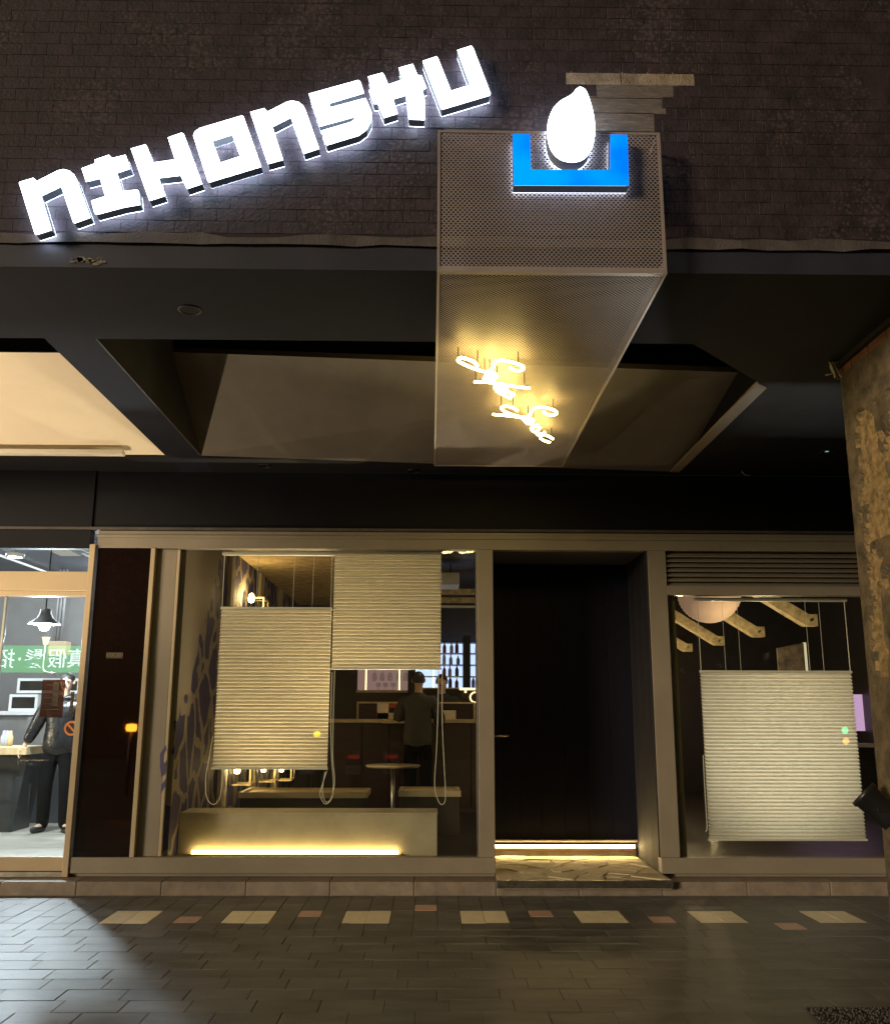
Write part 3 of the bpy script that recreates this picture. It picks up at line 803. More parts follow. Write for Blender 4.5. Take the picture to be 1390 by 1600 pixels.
# ---- recessed door
YDo = 9.45
zd0 = AY(900, 1312, YDo).z
door = bar('door', 'bar_dark', .50, 2.10, zd0, 3.1, YDo+.012, YDo+.05, 0)
xs = [.50, .70, .88, 1.10, 1.33, 1.57, 1.80, 2.035]
for a, c in zip(xs[:-1], xs[1:]): box('board', 'door_paint', door, a+.0015, c-.0015, YDo, YDo+.0118, zd0+.002, 3.098, .002)
hp = AY(783, 1150, YDo-.05)
b_ = B(); b_.tube([(hp.x-.08, YDo+.0, hp.z), (hp.x-.08, YDo-.05, hp.z), (hp.x+.075, YDo-.05, hp.z+.003)], .010, 8); b_.obj('handle', 'steel', door, True)
box('kick_rail', 'door_frame', door, .52, 2.03, YDo-.016, YDo+.004, zd0-.02, zd0-.001, .002)
for nm, xa, xb in (('jamb', .47, .5695), ('jamb', 2.036, 2.12)):
    box(nm, 'navy_paint', sf, xa, xb, Y1+.001, YDo+.3, .12, 3.12)
box('post_shade_strip', 'jamb_wood', sf, 1.990, 2.0015, YS+.008, Y1+.003, .272, 2.966, .002)  # dark strip added over the sunlit post side, standing in for shade
for k in range(3):      # boards lining the right-hand jamb
    box('jamb_board', 'jamb_wood', sf, 2.026, 2.0355, Y1+.004+k*.283, Y1+.004+k*.283+.278, .14, 3.1, .002)
box('door_soffit', 'navy_paint', sf, .5697, 2.0257, Y1+.001, YDo+.3, 3.0, 3.13)
box('threshold', 'dark_steel', sf, .5698, 2.0255, YDo+.02, YDo+.28, .12, zd0-.075)
zl = AY(900, 1322, YDo).z
box('door_light_strip', 'led_door', sf, .575, 2.0, YDo-.028, YDo-.005, zl-.012, zl+.010)
box('door_light_rail', 'bar_wood', sf, .572, 2.02, YDo-.004, YDo+.019, zl-.048, zl-.013, .002)
# ---- crazy paving in the doorway: each flagstone cut from a cracked slab
ent = struct(box('doorway_floor', 'grout', None, .572, 2.024, 8.13, YDo+.1, .06, .1205))
seeds = [(random.uniform(.6, 2.0), random.uniform(8.2, 9.5)) for _ in range(46)]
for _ in range(4):       # spread the seeds a little
    for i, a in enumerate(seeds):
        dx = dy = 0
        for j, c in enumerate(seeds):
            if i != j:
                ex, ey = (a[0]-c[0])*.8, a[1]-c[1]; d2 = ex*ex+ey*ey+1e-4
                if d2 < .06: dx += ex/d2*.0012; dy += ey/d2*.0012
        seeds[i] = (min(1.98, max(.6, a[0]+dx)), min(9.5, max(8.2, a[1]+dy)))
def clip(poly, m, n):
    out_ = []
    for i in range(len(poly)):
        a, c = poly[i], poly[(i+1) % len(poly)]
        da = (a-m).dot(n); dc = (c-m).dot(n)
        if da <= 0: out_.append(a)
        if (da < 0 < dc) or (dc < 0 < da): out_.append(a + (c-a)*(da/(da-dc)))
    return out_
for i, a in enumerate(seeds):
    A_ = Vector(a); poly = [Vector(p) for p in ((.575, 8.15), (2.022, 8.15), (2.022, YDo+.02), (.575, YDo+.02))]
    for j, c in enumerate(seeds):
        if i == j or not poly: continue
        C_ = Vector(c); n_ = (C_-A_).normalized(); poly = clip(poly, (A_+C_)/2 - n_*.005, n_)
    if len(poly) > 2:
        h = random.uniform(.004, .013)
        cen = sum(poly, Vector((0, 0)))/len(poly)
        top = [cen+(p-cen)*.94 for p in poly]; k = len(poly)
        tl = [random.uniform(-.002, .002) for _ in poly]
        b_ = B(); b_.add([(p.x, p.y, .12) for p in poly] + [(p.x, p.y, .121+h*.6) for p in poly] + [(p.x, p.y, .122+h+tl[q]) for q, p in enumerate(top)],
                         [(q, (q+1) % k, k+(q+1) % k, k+q) for q in range(k)] + [(k+q, k+(q+1) % k, 2*k+(q+1) % k, 2*k+q) for q in range(k)] + [tuple(range(2*k, 3*k))])
        b_.obj('flagstone', 'flag_stone', ent)
box('step_edge', 'dark_steel', ent, AY(775, 1380, 8.12).x, AY(1052, 1380, 8.12).x, 8.115, 8.149, .072, .1315, .003)
box('step_return', 'step_stone', ent, 2.026, AY(1051, 1380, 8.12).x, 8.1495, YS+.015, .06, .130, .003)

# ================================================================ BAR ROOM
ZFL = .20
b_ = B(); b_.box(-2.28, .469, Y1, 9.74, 0, ZFL); b_.box(2.121, 6.5, Y1, 9.74, 0, ZFL); b_.box(-2.28, 6.5, 9.74, 16.2, 0, ZFL)
struct(b_.obj('bar_floor', 'bar_floor'))
wl = struct(box('wall_left', 'mural', None, -2.50, -2.275, Y1+.004, 16.2, ZFL-.1, 3.45))
struct(box('wall_back', 'bar_dark', None, -2.5, 6.5, 16.0, 16.2, ZFL-.1, 3.6))
struct(box('wall_right', 'bar_dark', None, 6.3, 6.5, Y1, 16, ZFL-.1, 3.6))
struct(box('ceiling', 'ceiling_rough', None, -2.274, -.55, Y1+.2, 15.99, 3.30, 3.45))
struct(box('bar_ceiling', 'bar_dark', None, -.5495, 6.5, Y1+.2, 15.99, 3.42, 3.55))
# painted strokes at the lit front edge of the side wall
for q in ([(135, 920), (195, 825), (200, 880), (170, 925), (165, 985), (180, 1020), (205, 985), (190, 1125), (150, 1165), (135, 1050)], [(150, 1240), (205, 1165), (185, 1260), (140, 1335)]):
    P_ = [AY(230+x/6.664, 1040+y/6.664, YS+.0495) for x, y in q]
    B().quadbox(P_, (0, -.0016, 0)).obj('painted_stroke', 'navy_mural', sf) if 'navy_mural' in M else None
# ---- concrete bench in the window with a light strip at its foot
bn = thing('window_bench', (-1.1, 8.8, ZFL), 'long low concrete bench with glowing strip at its foot inside the window', 'bench')
box('bench_body', 'bench_concrete', bn, -2.27, .072, 8.80, 9.20, ZFL, .585, .006)
box('bench_top', 'bench_concrete', bn, -2.27, .075, 8.795, 9.21, .5855, .60, .004)
a, c = AY(300, 1332, 8.765), AY(622, 1332, 8.765)
box('light_strip', 'led_warm', bn, a.x, c.x, 8.752, 8.772, a.z-.010, a.z+.018)
box('strip_channel', 'frame_light', bn, a.x-.14, c.x+.03, 8.735, 8.799, ZFL+.001, a.z-.0105, .002)
# ---- pleated blinds
def blind(x0, x1, zt, zb, zr, y, label, inner=(), cloth='blind_cloth'):
    t = thing('pleated_blind', ((x0+x1)/2, y, zb), label, 'blind', 'pleated blinds in the shop windows')
    b_ = B(); pitch = .0325; n = int(round((zt-zb-.03)/pitch)); vs = []; fs = []
    rows_ = []; dz_ = (zt-zb-.03)/(2*n)
    for i in range(2*n+1):
        z = zt-.014 - dz_*i
        if i % 2: rows_ += [(z+.0048, y+.014), (z-.0048, y+.014)]      # glued seam at the inner fold
        else: rows_.append((z, y-.014))
    for z, yy in rows_: vs += [(x0+.004, yy, z), (x1-.004, yy, z)]
    seam = []
    for i in range(len(rows_)-1):
        fs.append((2*i, 2*i+1, 2*i+3, 2*i+2)); seam.append(1 if i % 3 == 1 else 0)
    b_.add(vs, fs); o = b_.obj('pleated_cloth', cloth, t)
    o.data.materials.append(M['blind_seam'])
    for i, q in enumerate(seam): o.data.polygons[i].material_index = q
    box('top_rail', 'rail_white', t, x0, x1, y-.016, y+.016, zt-.014, zt+.008, .003)
    box('bottom_rail', 'rail_white', t, x0-.004, x1+.004, y-.017, y+.017, zb, zb+.017, .003)
    if zr > zt+.05:
        box('head_rail', 'rail_white', t, x0-.01, x1+.01, y-.02, y+.02, zr-.032, zr, .003)
        for xc in (x0+.012, x1-.012) + tuple(inner): B().tube([(xc, y, zt), (xc, y, zr-.03)], .0035 if xc in (x0+.012, x1-.012) else .0018, 6).obj('lift_cord', 'cord', t)
    return t
YBL = 8.565
bl1 = blind(-1.945, -.915, 2.437, .992, 2.962, YBL, 'beige pleated blind hung low on cords at left of wide window', (-1.62, -1.28, -1.1))
bl2 = blind(-.908, .098, 2.962, 1.876, 2.962, YBL, 'beige pleated blind covering the upper middle of the wide window')
bl3 = blind(2.478, 3.885, 1.873, .39, 2.552, YBL, 'white pleated blind in the right window below louvres', (2.72, 2.86, 3.50, 3.63), 'blind_white')
def loop_cord(t, pts, y=8.535):
    B().tube(spline([AY(u, v, y) for u, v in pts], 6), .0042, 6).obj('pull_cord', 'cord', t, True)
loop_cord(bl1, [(333, 1150), (327, 1185), (322, 1215), (323, 1245), (333, 1257), (343, 1248), (347, 1225), (348, 1204)])
loop_cord(bl1, [(511, 1204), (504, 1225), (500, 1242), (508, 1256), (518, 1248), (521, 1225), (518, 1180), (517, 1120), (519, 1050)])
loop_cord(bl2, [(523, 1048), (521, 1110), (520, 1180), (523, 1220), (518, 1246), (509, 1253), (504, 1235), (508, 1206)])
loop_cord(bl2, [(685, 1048), (684, 1110), (682, 1170), (679, 1225), (684, 1250), (691, 1257), (696, 1245), (694, 1200), (691, 1130), (691, 1048)])
loop_cord(bl3, [(1098, 1180), (1101, 1240), (1104, 1290), (1102, 1300)])

# ---- wall lamps with open box frames on the left wall
def wall_lamp(u, v, label):
    p = AX(u, v, -2.273)
    t = thing('wall_lamp', tuple(p), label, 'wall lamp', 'boxed wall lamps along the left wall of the bar')
    box('back_plate', 'black_metal', t, p.x, p.x+.012, p.y-.05, p.y+.05, p.z-.16, p.z+.10, .002)
    B().lathe([(0, -.05), (.03, -.04), (.036, 0), (.028, .05), (0, .07)], (p.x+.09, p.y, p.z+.02), 14).obj('bulb', 'bulb_warm', t, True)
    x0, x1 = p.x+.005, p.x+.22; y0 = p.y+.16; z0, z1 = p.z-.17, p.z+.06
    b_ = B()
    for yy in (y0, y0+.30):
        b_.box(x0, x1, yy, yy+.02, z0, z0+.02); b_.box(x0, x1, yy, yy+.02, z1-.02, z1); b_.box(x1-.02, x1, yy, yy+.02, z0+.02, z1-.02)
    for zz in (z0, z1-.02): b_.box(x1-.02, x1, y0+.02, y0+.30, zz, zz+.02)
    b_.obj('box_frame', 'timber', t)
    light('glow', 'POINT', (p.x+.12, p.y-.02, p.z+.05), 22 if v < 1000 else 9, (1, .68, .28), .05, t)
wall_lamp(381, 938, 'glowing boxed wall lamp high on the lettered side wall above the low blind')
wall_lamp(358, 1205, 'glowing boxed wall lamp nearest the window bench below the low blind')
wall_lamp(401, 1203, 'glowing boxed wall lamp second from the window below the low blind')
wall_lamp(430, 1203, 'small far wall lamp showing just under the low blind')
# wall trim behind the lamps
b_ = box('pilaster', 'wall_plaster', wl, -2.2745, -2.235, 10.30, 10.46, ZFL, 3.29)
b_ = box('pilaster', 'wall_plaster', wl, -2.2745, -2.235, 12.1, 12.35, ZFL, 3.29)
b_ = box('pilaster', 'wall_plaster', wl, -2.2745, -2.235, 13.7, 13.95, ZFL, 3.29)
# ---- tables and seats
def tray_table(u0, u1, v0, v1, Y, label):
    a, c = AY(u0, v1, Y), AY(u1, v1, Y)
    zt = a.z
    t = thing('box_seat', ((a.x+c.x)/2, Y+.2, ZFL), label, 'seat', 'dark box seats in the bar')
    box('body', 'bar_dark', t, a.x+.02, c.x-.02, Y+.01, Y+.55, ZFL, zt-.062, .004)
    b_ = B(); w = .05
    b_.box(a.x, c.x, Y, Y+w, zt-.06, zt); b_.box(a.x, c.x, Y+.56, Y+.56+w, zt-.06, zt)
    b_.box(a.x, a.x+w, Y+w, Y+.56, zt-.06, zt); b_.box(c.x-w, c.x, Y+w, Y+.56, zt-.06, zt)
    b_.obj('rim', 'bench_concrete', t, bevel=.004)
    box('cushion', 'pale_wood', t, a.x+w+.003, c.x-w-.003, Y+w+.003, Y+.557, zt-.055, zt-.015, .01)
tray_table(372, 574, 1233, 1238, 10.2, 'long dark box seat with pale rim behind the window bench')
tray_table(622, 720, 1230, 1236, 10.4, 'shorter dark box seat with pale rim near the black door')
tp = AY(614, 1197, 10.0)
t = thing('bistro_table', (tp.x, tp.y, ZFL), 'small round bistro table on one thin leg between the box seats', 'table')
B().lathe([(0, -.012), (.27, -.012), (.285, 0), (.285, .012), (0, .014)], tp, 32).obj('table_top', 'bar_top', t, True)
B().tube([(tp.x, tp.y, ZFL+.02), (tp.x, tp.y, tp.z-.012)], .02, 12).obj('leg', 'steel', t, True)
B().lathe([(0, 0), (.2, 0), (.2, .012), (.03, .03)], (tp.x, tp.y, ZFL+.001), 24).obj('base', 'black_metal', t, True)
# ---- bar counter
YBAR = 12.6
zb = AY(640, 1124, YBAR).z
bx0 = AY(524, 1124, YBAR).x
ctr = thing('bar_counter', (1.0, YBAR, ZFL), 'long dark red wooden bar counter with pale top edge', 'counter')
box('counter_top', 'bar_top', ctr, bx0-.1, 3.2, YBAR-.06, YBAR+.6, zb-.045, zb, .004)
for k in range(12):
    xa = bx0 + k*.36
    box('front_panel', 'bar_wood', ctr, xa+.004, xa+.356, YBAR, YBAR+.03, ZFL+.08, zb-.05, .004)
box('plinth', 'bar_dark', ctr, bx0, 3.15, YBAR+.03, YBAR+.5, ZFL, zb-.046)
zt2 = zb + .0
b_ = AY(600, 1128, YBAR-.2)
sh = box('serving_ledge', 'bar_top', ctr, AY(600, 1128, YBAR).x, AY(652, 1128, YBAR).x, YBAR-.32, YBAR-.065, zb-.05, zb-.015, .004)
# glass partition/menu rack standing on the counter
mr = thing('menu_rack', (AY(600, 1124, YBAR+.2).x, YBAR+.2, zb), 'low framed rack of menus standing on the bar counter', 'rack')
a, c = AY(557, 1122, YBAR+.3), AY(742, 1097, YBAR+.3)
b_ = B(); e2 = .022
b_.box(a.x, c.x, YBAR+.3, YBAR+.33, c.z-e2, c.z); b_.box(a.x, a.x+e2, YBAR+.3, YBAR+.33, zb+.002, c.z-e2); b_.box(c.x-e2, c.x, YBAR+.3, YBAR+.33, zb+.002, c.z-e2)
b_.obj('rack_frame', 'bar_top', mr)
box('rack_back', 'bar_wood', mr, a.x+e2, c.x-e2, YBAR+.332, YBAR+.35, zb+.002, c.z-e2)
for (u0, v0, u1, v1), m_, lb_ in (((589, 1099, 607, 1113), 'book_white', 'cream menu card standing in the rack left of the grey figure'), ((608, 1100, 629, 1106), 'book_red', 'red printed card lying above the stacked menus'),
                                  ((673, 1099, 690, 1107), 'book_red', 'red printed card right of the grey figure on the counter'), ((589, 1114, 630, 1118), 'book_white', 'flat stack of pale menus left of the grey figure'), ((682, 1110, 712, 1117), 'book_white', 'flat stack of pale menus right of the grey figure')):
    p, q = AY(u0, v1, YBAR+.24), AY(u1, v0, YBAR+.24)
    z0 = zb+.002 if v1 > 1112 else p.z
    o = B().box(p.x, q.x, YBAR+.235, YBAR+.295, z0, q.z).obj('menu_card', m_, None, bevel=.002)
    tag(o, lb_, 'menu', 'menus on the bar counter')
# ---- back bar: lit shelves
YSH = 15.2
a, c = AY(688, 1075, YSH), AY(765, 1003, YSH)
bb = thing('bottle_shelf', ((a.x+c.x)/2, YSH+.1, ZFL), 'tall back bar shelves lit bluish white and filled with bottles', 'shelf')
xa, xm, xb = a.x-.5, AY(729, 1030, YSH).x, c.x+1.6
box('light_panel', 'shelf_blue', bb, xa, xb, YSH+.32, YSH+.33, a.z, c.z)
nsh = 5
for k in range(nsh):
    z = a.z + (c.z-a.z)*k/4
    box('shelf', 'white_enamel' if k < 4 else 'bar_dark', bb, xa, xb, YSH, YSH+.315, z-.012, z+.006)
for xx in (xa-.03, xm-.06, xm+1.0): box('upright', 'black_metal', bb, xx, xx+.12, YSH-.02, YSH+.316, ZFL, c.z+.1)
box('base_cabinet', 'bar_dark', bb, xa, xb, YSH+.01, YSH+.31, ZFL, a.z-.013)
bme = B().lathe([(0, 0), (.034, 0), (.036, .01), (.036, .12), (.03, .15), (.013, .18), (.012, .225), (0, .225)], (0, 0, 0), 10)
bk = {}
for nm in ('bottle_dark', 'bottle_red', 'bottle_clear'):
    me = D.meshes.new('bottle'); me.from_pydata(bme.v, [], bme.f); bk[nm] = me
rg = random.Random(2)
for k in range(4):
    z = a.z + (c.z-a.z)*k/4 + .0065
    x = AY(690, 1030, YSH).x + rg.uniform(0, .05)
    while x < AY(748, 1030, YSH).x+.2:
        if not (xm-.11 < x < xm+.11):
            nm = rg.choice(['bottle_dark', 'bottle_dark', 'bottle_red', 'bottle_clear', 'bottle_clear'])
            o = place('bottle', bk[nm], nm, None, True); o.location = (x, YSH+.14, z); o.scale = (.85, .85, rg.uniform(.6, 1.0))
            what = {'bottle_dark': 'dark', 'bottle_red': 'red', 'bottle_clear': 'pale'}[nm]
            lev = ('lowest', 'second lowest', 'second highest', 'highest')[k]
            tag(o, f'small {what} bottle on the {lev} lit shelf of the back bar', 'bottle', f'{what} bottles on the {lev} back bar shelf')
        x += rg.uniform(.078, .12)
# pinkish glass niche left of the shelves
YG = 15.3
a, c = AY(566, 1078, YG), AY(682, 1030, YG)
gs = thing('glass_niche', ((a.x+c.x)/2, YG, ZFL), 'pink lit niche with hanging stem glasses behind the bar', 'niche')
box('light_panel', 'shelf_pink', gs, a.x-.1, c.x+.05, YG+.25, YG+.26, a.z, c.z+.4)
box('shelf', 'bar_top', gs, a.x-.1, c.x+.05, YG, YG+.249, a.z-.04, a.z-.002)
for u in (572, 624, 677): box('lit_edge', 'glow_line', gs, AY(u, 1050, YG).x-.012, AY(u, 1050, YG).x+.012, YG-.01, YG+.01, a.z, c.z+.4)
box('base_cabinet', 'bar_dark', gs, a.x-.1, c.x+.05, YG+.01, YG+.24, ZFL, a.z-.041)
gl_me = B().lathe([(0, 0), (.034, .002), (.006, .01), (.006, .08), (.035, .11), (.045, .16), (.036, .22)], (0, 0, 0), 10)
gme = D.meshes.new('wine_glass'); gme.from_pydata(gl_me.v, [], gl_me.f)
for k, (u, v) in enumerate(((585, 1060), (597, 1060), (609, 1060), (623, 1060), (634, 1060), (591, 1076), (602, 1076), (614, 1076))):
    p = AY(u, v, YG+.1)
    o = place('wine_glass', gme, 'lamp_cream' if False else 'bottle_glass', None, True)
    hang = k < 5
    o.location = (p.x, p.y, (a.z+.235) if hang else a.z-.001)
    o.rotation_euler = (math.pi if hang else 0, 0, 0); o.scale = (1, 1, 1) if hang else (1, 1, .55)
    if hang:
        o.location = (p.x, p.y, p.z+.18)
    tag(o, 'stem glass hanging upside down in the pink lit niche' if hang else 'short glass standing in the pink lit niche', 'glass', 'hanging stem glasses behind the bar' if hang else 'short glasses behind the bar')
box('glass_rail', 'black_metal', gs, a.x-.05, c.x, YG+.08, YG+.12, AY(600, 1060, YG+.1).z+.181, AY(600, 1060, YG+.1).z+.20)
# lit word sign on the counter end
p = AY(731, 1085, YBAR+.5)
lw = thing('lit_counter_sign', (p.x, p.y, zb), 'small glowing warm framed sign at the end of the bar', 'sign')
b_ = B(); b_.box(p.x-.12, p.x+.3, p.y, p.y+.03, p.z+.06, p.z+.09); b_.box(p.x-.05, p.x-.02, p.y, p.y+.03, zb+.36, p.z+.06)
b_.tube([(p.x+.1+.07*math.cos(t_), p.y+.01, p.z-.04+.07*math.sin(t_)) for t_ in [i*math.pi/8 for i in range(16)]], .012, 6, True)
b_.obj('lit_frame', 'glow_line', lw)
box('stand', 'bar_wood', lw, p.x-.1, p.x+.3, p.y+.02, p.y+.06, zb+.001, p.z+.059)
# ceiling fittings over the bar
t = thing('ceiling_unit', tuple(AY(708, 910, 12.0)), 'white ceiling air unit hung over the bar', 'air unit')
a = AY(690, 915, 12.0); c = AY(717, 905, 12.0)
box('housing', 'white_enamel', t, a.x-.5, c.x, 11.9, 12.4, a.z, a.z+.16, .01)
box('hanger', 'black_metal', t, c.x-.12, c.x-.10, 12.1, 12.12, a.z+.161, 3.42)
for k, (v, Y, m_) in enumerate(((925, 13.2, 'timber'), (938, 14.2, 'timber'), (946, 14.8, 'white_enamel'))):
    p = AY(720, v, Y)
    o = box('ceiling_beam', m_, None, p.x-1.4, p.x+1.2, Y, Y+.12, p.z-.03, p.z+(.05 if k < 2 else 0), .004)
    tag(o, ('timber ceiling beam nearest the window over the bar', 'timber ceiling beam deeper over the bar', 'thin pale ceiling rail farthest over the bar')[k], 'beam', 'beams over the bar')

# ================================================================ RIGHT WINDOW ROOM
for k, (u, v) in enumerate(((1278, 978), (1195, 995), (1132, 1008), (1082, 1018))):
    p = AX(u, v, 4.1)
    t = thing('slanted_strut', (p.x, p.y, p.z), ('pale slanted timber strut nearest the louvred window', 'second slanted timber strut from the louvred window', 'third slanted timber strut partly behind the paper lantern', 'farthest slanted timber strut, only its end showing')[k], 'strut', 'slanted timber struts of the right room')
    L_ = 1.9 if k < 3 else .5
    sl = math.tan(rad(32)); d_ = .12
    b_ = B()
    b_.quadbox([(p.x, p.y, p.z), (p.x-.13, p.y, p.z), (p.x-L_, p.y, p.z+(L_-.13)*sl), (p.x-L_, p.y, p.z+(L_-.13)*sl+.15), (p.x-.09, p.y, p.z+.125), (p.x, p.y, p.z+.125)], (0, d_, 0))
    b_.obj('timber', 'timber', t, bevel=.004)
    B().lathe([(0, 0), (.014, 0), (.014, .012), (0, .012)], (p.x-.075, p.y-.012, p.z+.06), 8, (0, 1, 0)).obj('bolt', 'steel', t)
    light('strut_fill', 'POINT', (p.x-.7, p.y-.35, p.z-.35), 22, (1, .72, .36), .05)  # fill added without a lamp body to brighten the strut
# paper lantern
pc = AY(1107, 928, 10.0)
t = thing('paper_lantern', tuple(pc), 'large pale pink paper globe lantern in the right window', 'lantern')
b_ = B(); R_ = .335; prof = []
for i in range(49):
    a_ = -math.pi/2+math.pi*i/48; rr_ = R_*(1+(.022 if i % 2 else -.006)); prof.append((max(.001, rr_*math.cos(a_)), rr_*.93*math.sin(a_)))
M['paper'].node_tree.nodes['Principled BSDF'].inputs['Emission Color'].default_value = (.8, .48, .30, 1)
M['paper'].node_tree.nodes['Principled BSDF'].inputs['Emission Strength'].default_value = .22
b_.lathe(prof, pc, 40); b_.obj('paper_shade', 'paper', t, True)
B().tube([pc+Vector((0, 0, .31)), (pc.x, pc.y, 3.42)], .006, 6).obj('cord', 'black_metal', t)
B().lathe([(0, 0), (.10, 0), (.10, .02), (0, .02)], pc+Vector((0, 0, .30)), 16).obj('top_ring', 'black_metal', t)
# leaning picture
a, c = AY(1217, 1060, 10.9), AY(1252, 1006, 10.9)
t = thing('picture_board', ((a.x+c.x)/2, 10.9, a.z), 'dark painted canvas with pale edge given its own glow above the right blind', 'picture')
B().quadbox([(a.x, 10.9, a.z-.3), (c.x-.04, 10.75, a.z-.3), (c.x-.04, 10.75, c.z), (a.x, 10.9, c.z-.05)], (0, .03, 0)).obj('canvas', 'canvas', t)
box('edge', 'edge_glow', t, c.x-.0395, c.x-.01, 10.75, 10.79, a.z-.3, c.z+.005)  # emission stands in for light falling on the edge
box('shelf', 'bar_dark', t, a.x-.3, c.x+.3, 10.7, 10.95, a.z-.33, a.z-.301)
# pink lit back wall glimpsed at the pillar
a, c = AY(1300, 1142, 13.6), AY(1362, 1085, 13.6)
t = thing('pink_display', ((a.x+c.x)/2, 13.6, ZFL), 'pink lit display counter glimpsed beside the pillar', 'display')
box('light_panel', 'pink_panel', t, a.x-.6, c.x+.3, 13.62, 13.64, a.z, c.z)
box('ledge', 'white_enamel', t, a.x-.6, c.x+.3, 13.3, 13.66, a.z-.22, a.z-.17)
box('cabinet', 'bar_dark', t, a.x-.6, c.x+.3, 13.35, 13.66, ZFL, a.z-.221)
# inner return beside the right window
box('window_return', 'wall_plaster', sf, 2.1215, 2.26, Y1+.001, 9.3, ZFL+.001, 2.60)
# dark board walls closing the doorway recess off the rooms are part of the shopfront

# ================================================================ LEFT SHOP
ls = thing('neighbour_shopfront', (-4.5, YS, .11), 'tan framed glass shopfront of the bright shop at left', 'shopfront')
def lbar(name, m, x0, x1, z0, z1, y0=YS-.02, y1=YS+.08, bev=.004): return box(name, m, ls, x0, x1, y0, y1, z0, z1, bev)
lbar('mullion', 'shop_frame', -3.128, -3.076, .115, 2.995, YS-.03)
lbar('transom', 'shop_frame', -7.5, -3.1285, 2.565, 2.742)
lbar('door_head', 'shop_frame', -7.5, -3.1285, 2.516, 2.5645, YS-.01)
lbar('bottom_rail', 'shop_frame', -7.5, -3.1285, .160, .276, YS-.005)
lbar('floor_track', 'steel', -7.5, -3.1285, .113, .156, YS-.02, YS+.08, .002)
lbar('head_frame', 'beam_paint', -7.5, -3.1285, 2.956, 3.13)
lbar('glass_pane', 'window_glass', -7.5, -3.13, .2765, 2.5155, YS+.03, YS+.04, 0)
lbar('transom_pane', 'window_glass', -7.5, -3.13, 2.7425, 2.9555, YS+.03, YS+.04, 0)
xm_ = AY(3, 1000, YS).x
lbar('door_stile', 'steel', xm_-.02, xm_, .277, 2.515, YS+.02, YS+.05, .002)
struct(box('shop_floor', 'shop_floor', None, -9, -2.51, Y1, 14.2, 0, ZFL))
struct(box('shop_wall_back', 'shop_wall', None, -9, -2.51, 14.0, 14.2, ZFL, 3.7))
struct(box('shop_wall_right', 'shop_wall', None, -2.70, -2.5105, Y1+.002, 14, ZFL+.001, 3.7))
struct(box('shop_wall_left', 'shop_wall', None, -9.2, -9.0, Y1+.002, 14, ZFL, 3.7))
struct(box('shop_ceiling', 'shop_ceiling', None, -9, -2.705, Y1+.25, 13.99, 3.45, 3.6))
# ceiling tracks and downlight
for k, (xa, dx) in enumerate(((-4.3, 0), (-4.2, 0), (-4.02, 0), (-3.95, 0), (-5.4, 0))):
    o = box('ceiling_pipe', 'white_enamel', None, xa-.012, xa+.012, 9.0, 13.6, 3.39, 3.415, .004)
    tag(o, ('leftmost of the four close pale pipes under the left shop ceiling', 'second of the close pale pipes under the left shop ceiling', 'third of the close pale pipes under the left shop ceiling', 'rightmost of the close pale pipes under the left shop ceiling', 'lone pale pipe near left photo edge under the shop ceiling')[k], 'pipe', 'parallel pipes under the left shop ceiling')
p = AY(24, 871, 9.8)
t = thing('shop_downlight', tuple(p), 'bright round cold ceiling downlight in the left shop', 'downlight')
B().lathe([(.07, .03), (.08, 0), (.095, 0), (.095, .04)], p, 24).obj('ring', 'white_enamel', t, True)
B().lathe([(0, .012), (.072, .012)], p, 24).obj('lens', 'bulb_cold', t)
B().tube([p+Vector((0, 0, .04)), (p.x, p.y, 3.45)], .01, 8).obj('stem', 'black_metal', t)
p = AY(95, 862, 10.0)
o = box('ceiling_vent', 'white_enamel', None, p.x-.12, p.x+.12, 10, 10.3, p.z, p.z+.07, .01)
tag(o, 'small pale ceiling vent box above the pendant lamp', 'vent')
# pendant lamp
pc = AY(70, 974, 10.0)
t = thing('pendant_lamp', tuple(pc), 'blue-grey flared pendant lamp with dazzling bulb in the left shop', 'lamp')
B().lathe([(.165, -.01), (.16, 0), (.09, .05), (.06, .10), (.055, .15), (.02, .16)], pc, 28).obj('shade', 'grey_cabinet', t, True)
B().lathe([(0, -.085), (.04, -.07), (.06, -.03), (.05, .02), (0, .04)], pc, 16).obj('bulb', 'bulb_cold', t, True)
B().tube([pc+Vector((0, 0, .16)), (pc.x, pc.y, 3.45)], .008, 8).obj('cord', 'black_metal', t)
light('pendant_light', 'POINT', pc+Vector((0, 0, -.10)), 270, (.84, .93, 1.0), .05, t)
for k, x in enumerate((-5.6, -7.2)):
    light('shop_fill', 'POINT', (x, 11.0, 3.2), 140, (.9, .95, 1.0), .12)  # bare fills added to brighten the shop, no fixtures
light('shop_fill', 'POINT', (-4.2, 12.6, 3.2), 120, (.92, .95, 1.0), .12)  # another added fill, towards the back of the shop
# vertical pipes on the back wall
for u in (89, 94, 99):
    p = AY(u, 960, 13.0)
    o = B().tube([(p.x, 13.0, AY(u, 1002, 13).z), (p.x, 13.0, 3.45)], .022, 8).obj('duct_pipe', 'plastic_grey', None, True)
    tag(o, 'vertical grey service pipe behind the pendant lamp', 'pipe', 'vertical pipes behind the pendant lamp')
p = AY(91, 1012, 12.9)
o = box('junction_box', 'shop_frame', None, p.x-.12, p.x+.12, 12.85, 13.05, p.z-.1, AY(91, 1002, 12.9).z, .01)
tag(o, 'tan hood box at the foot of the service pipes', 'box')
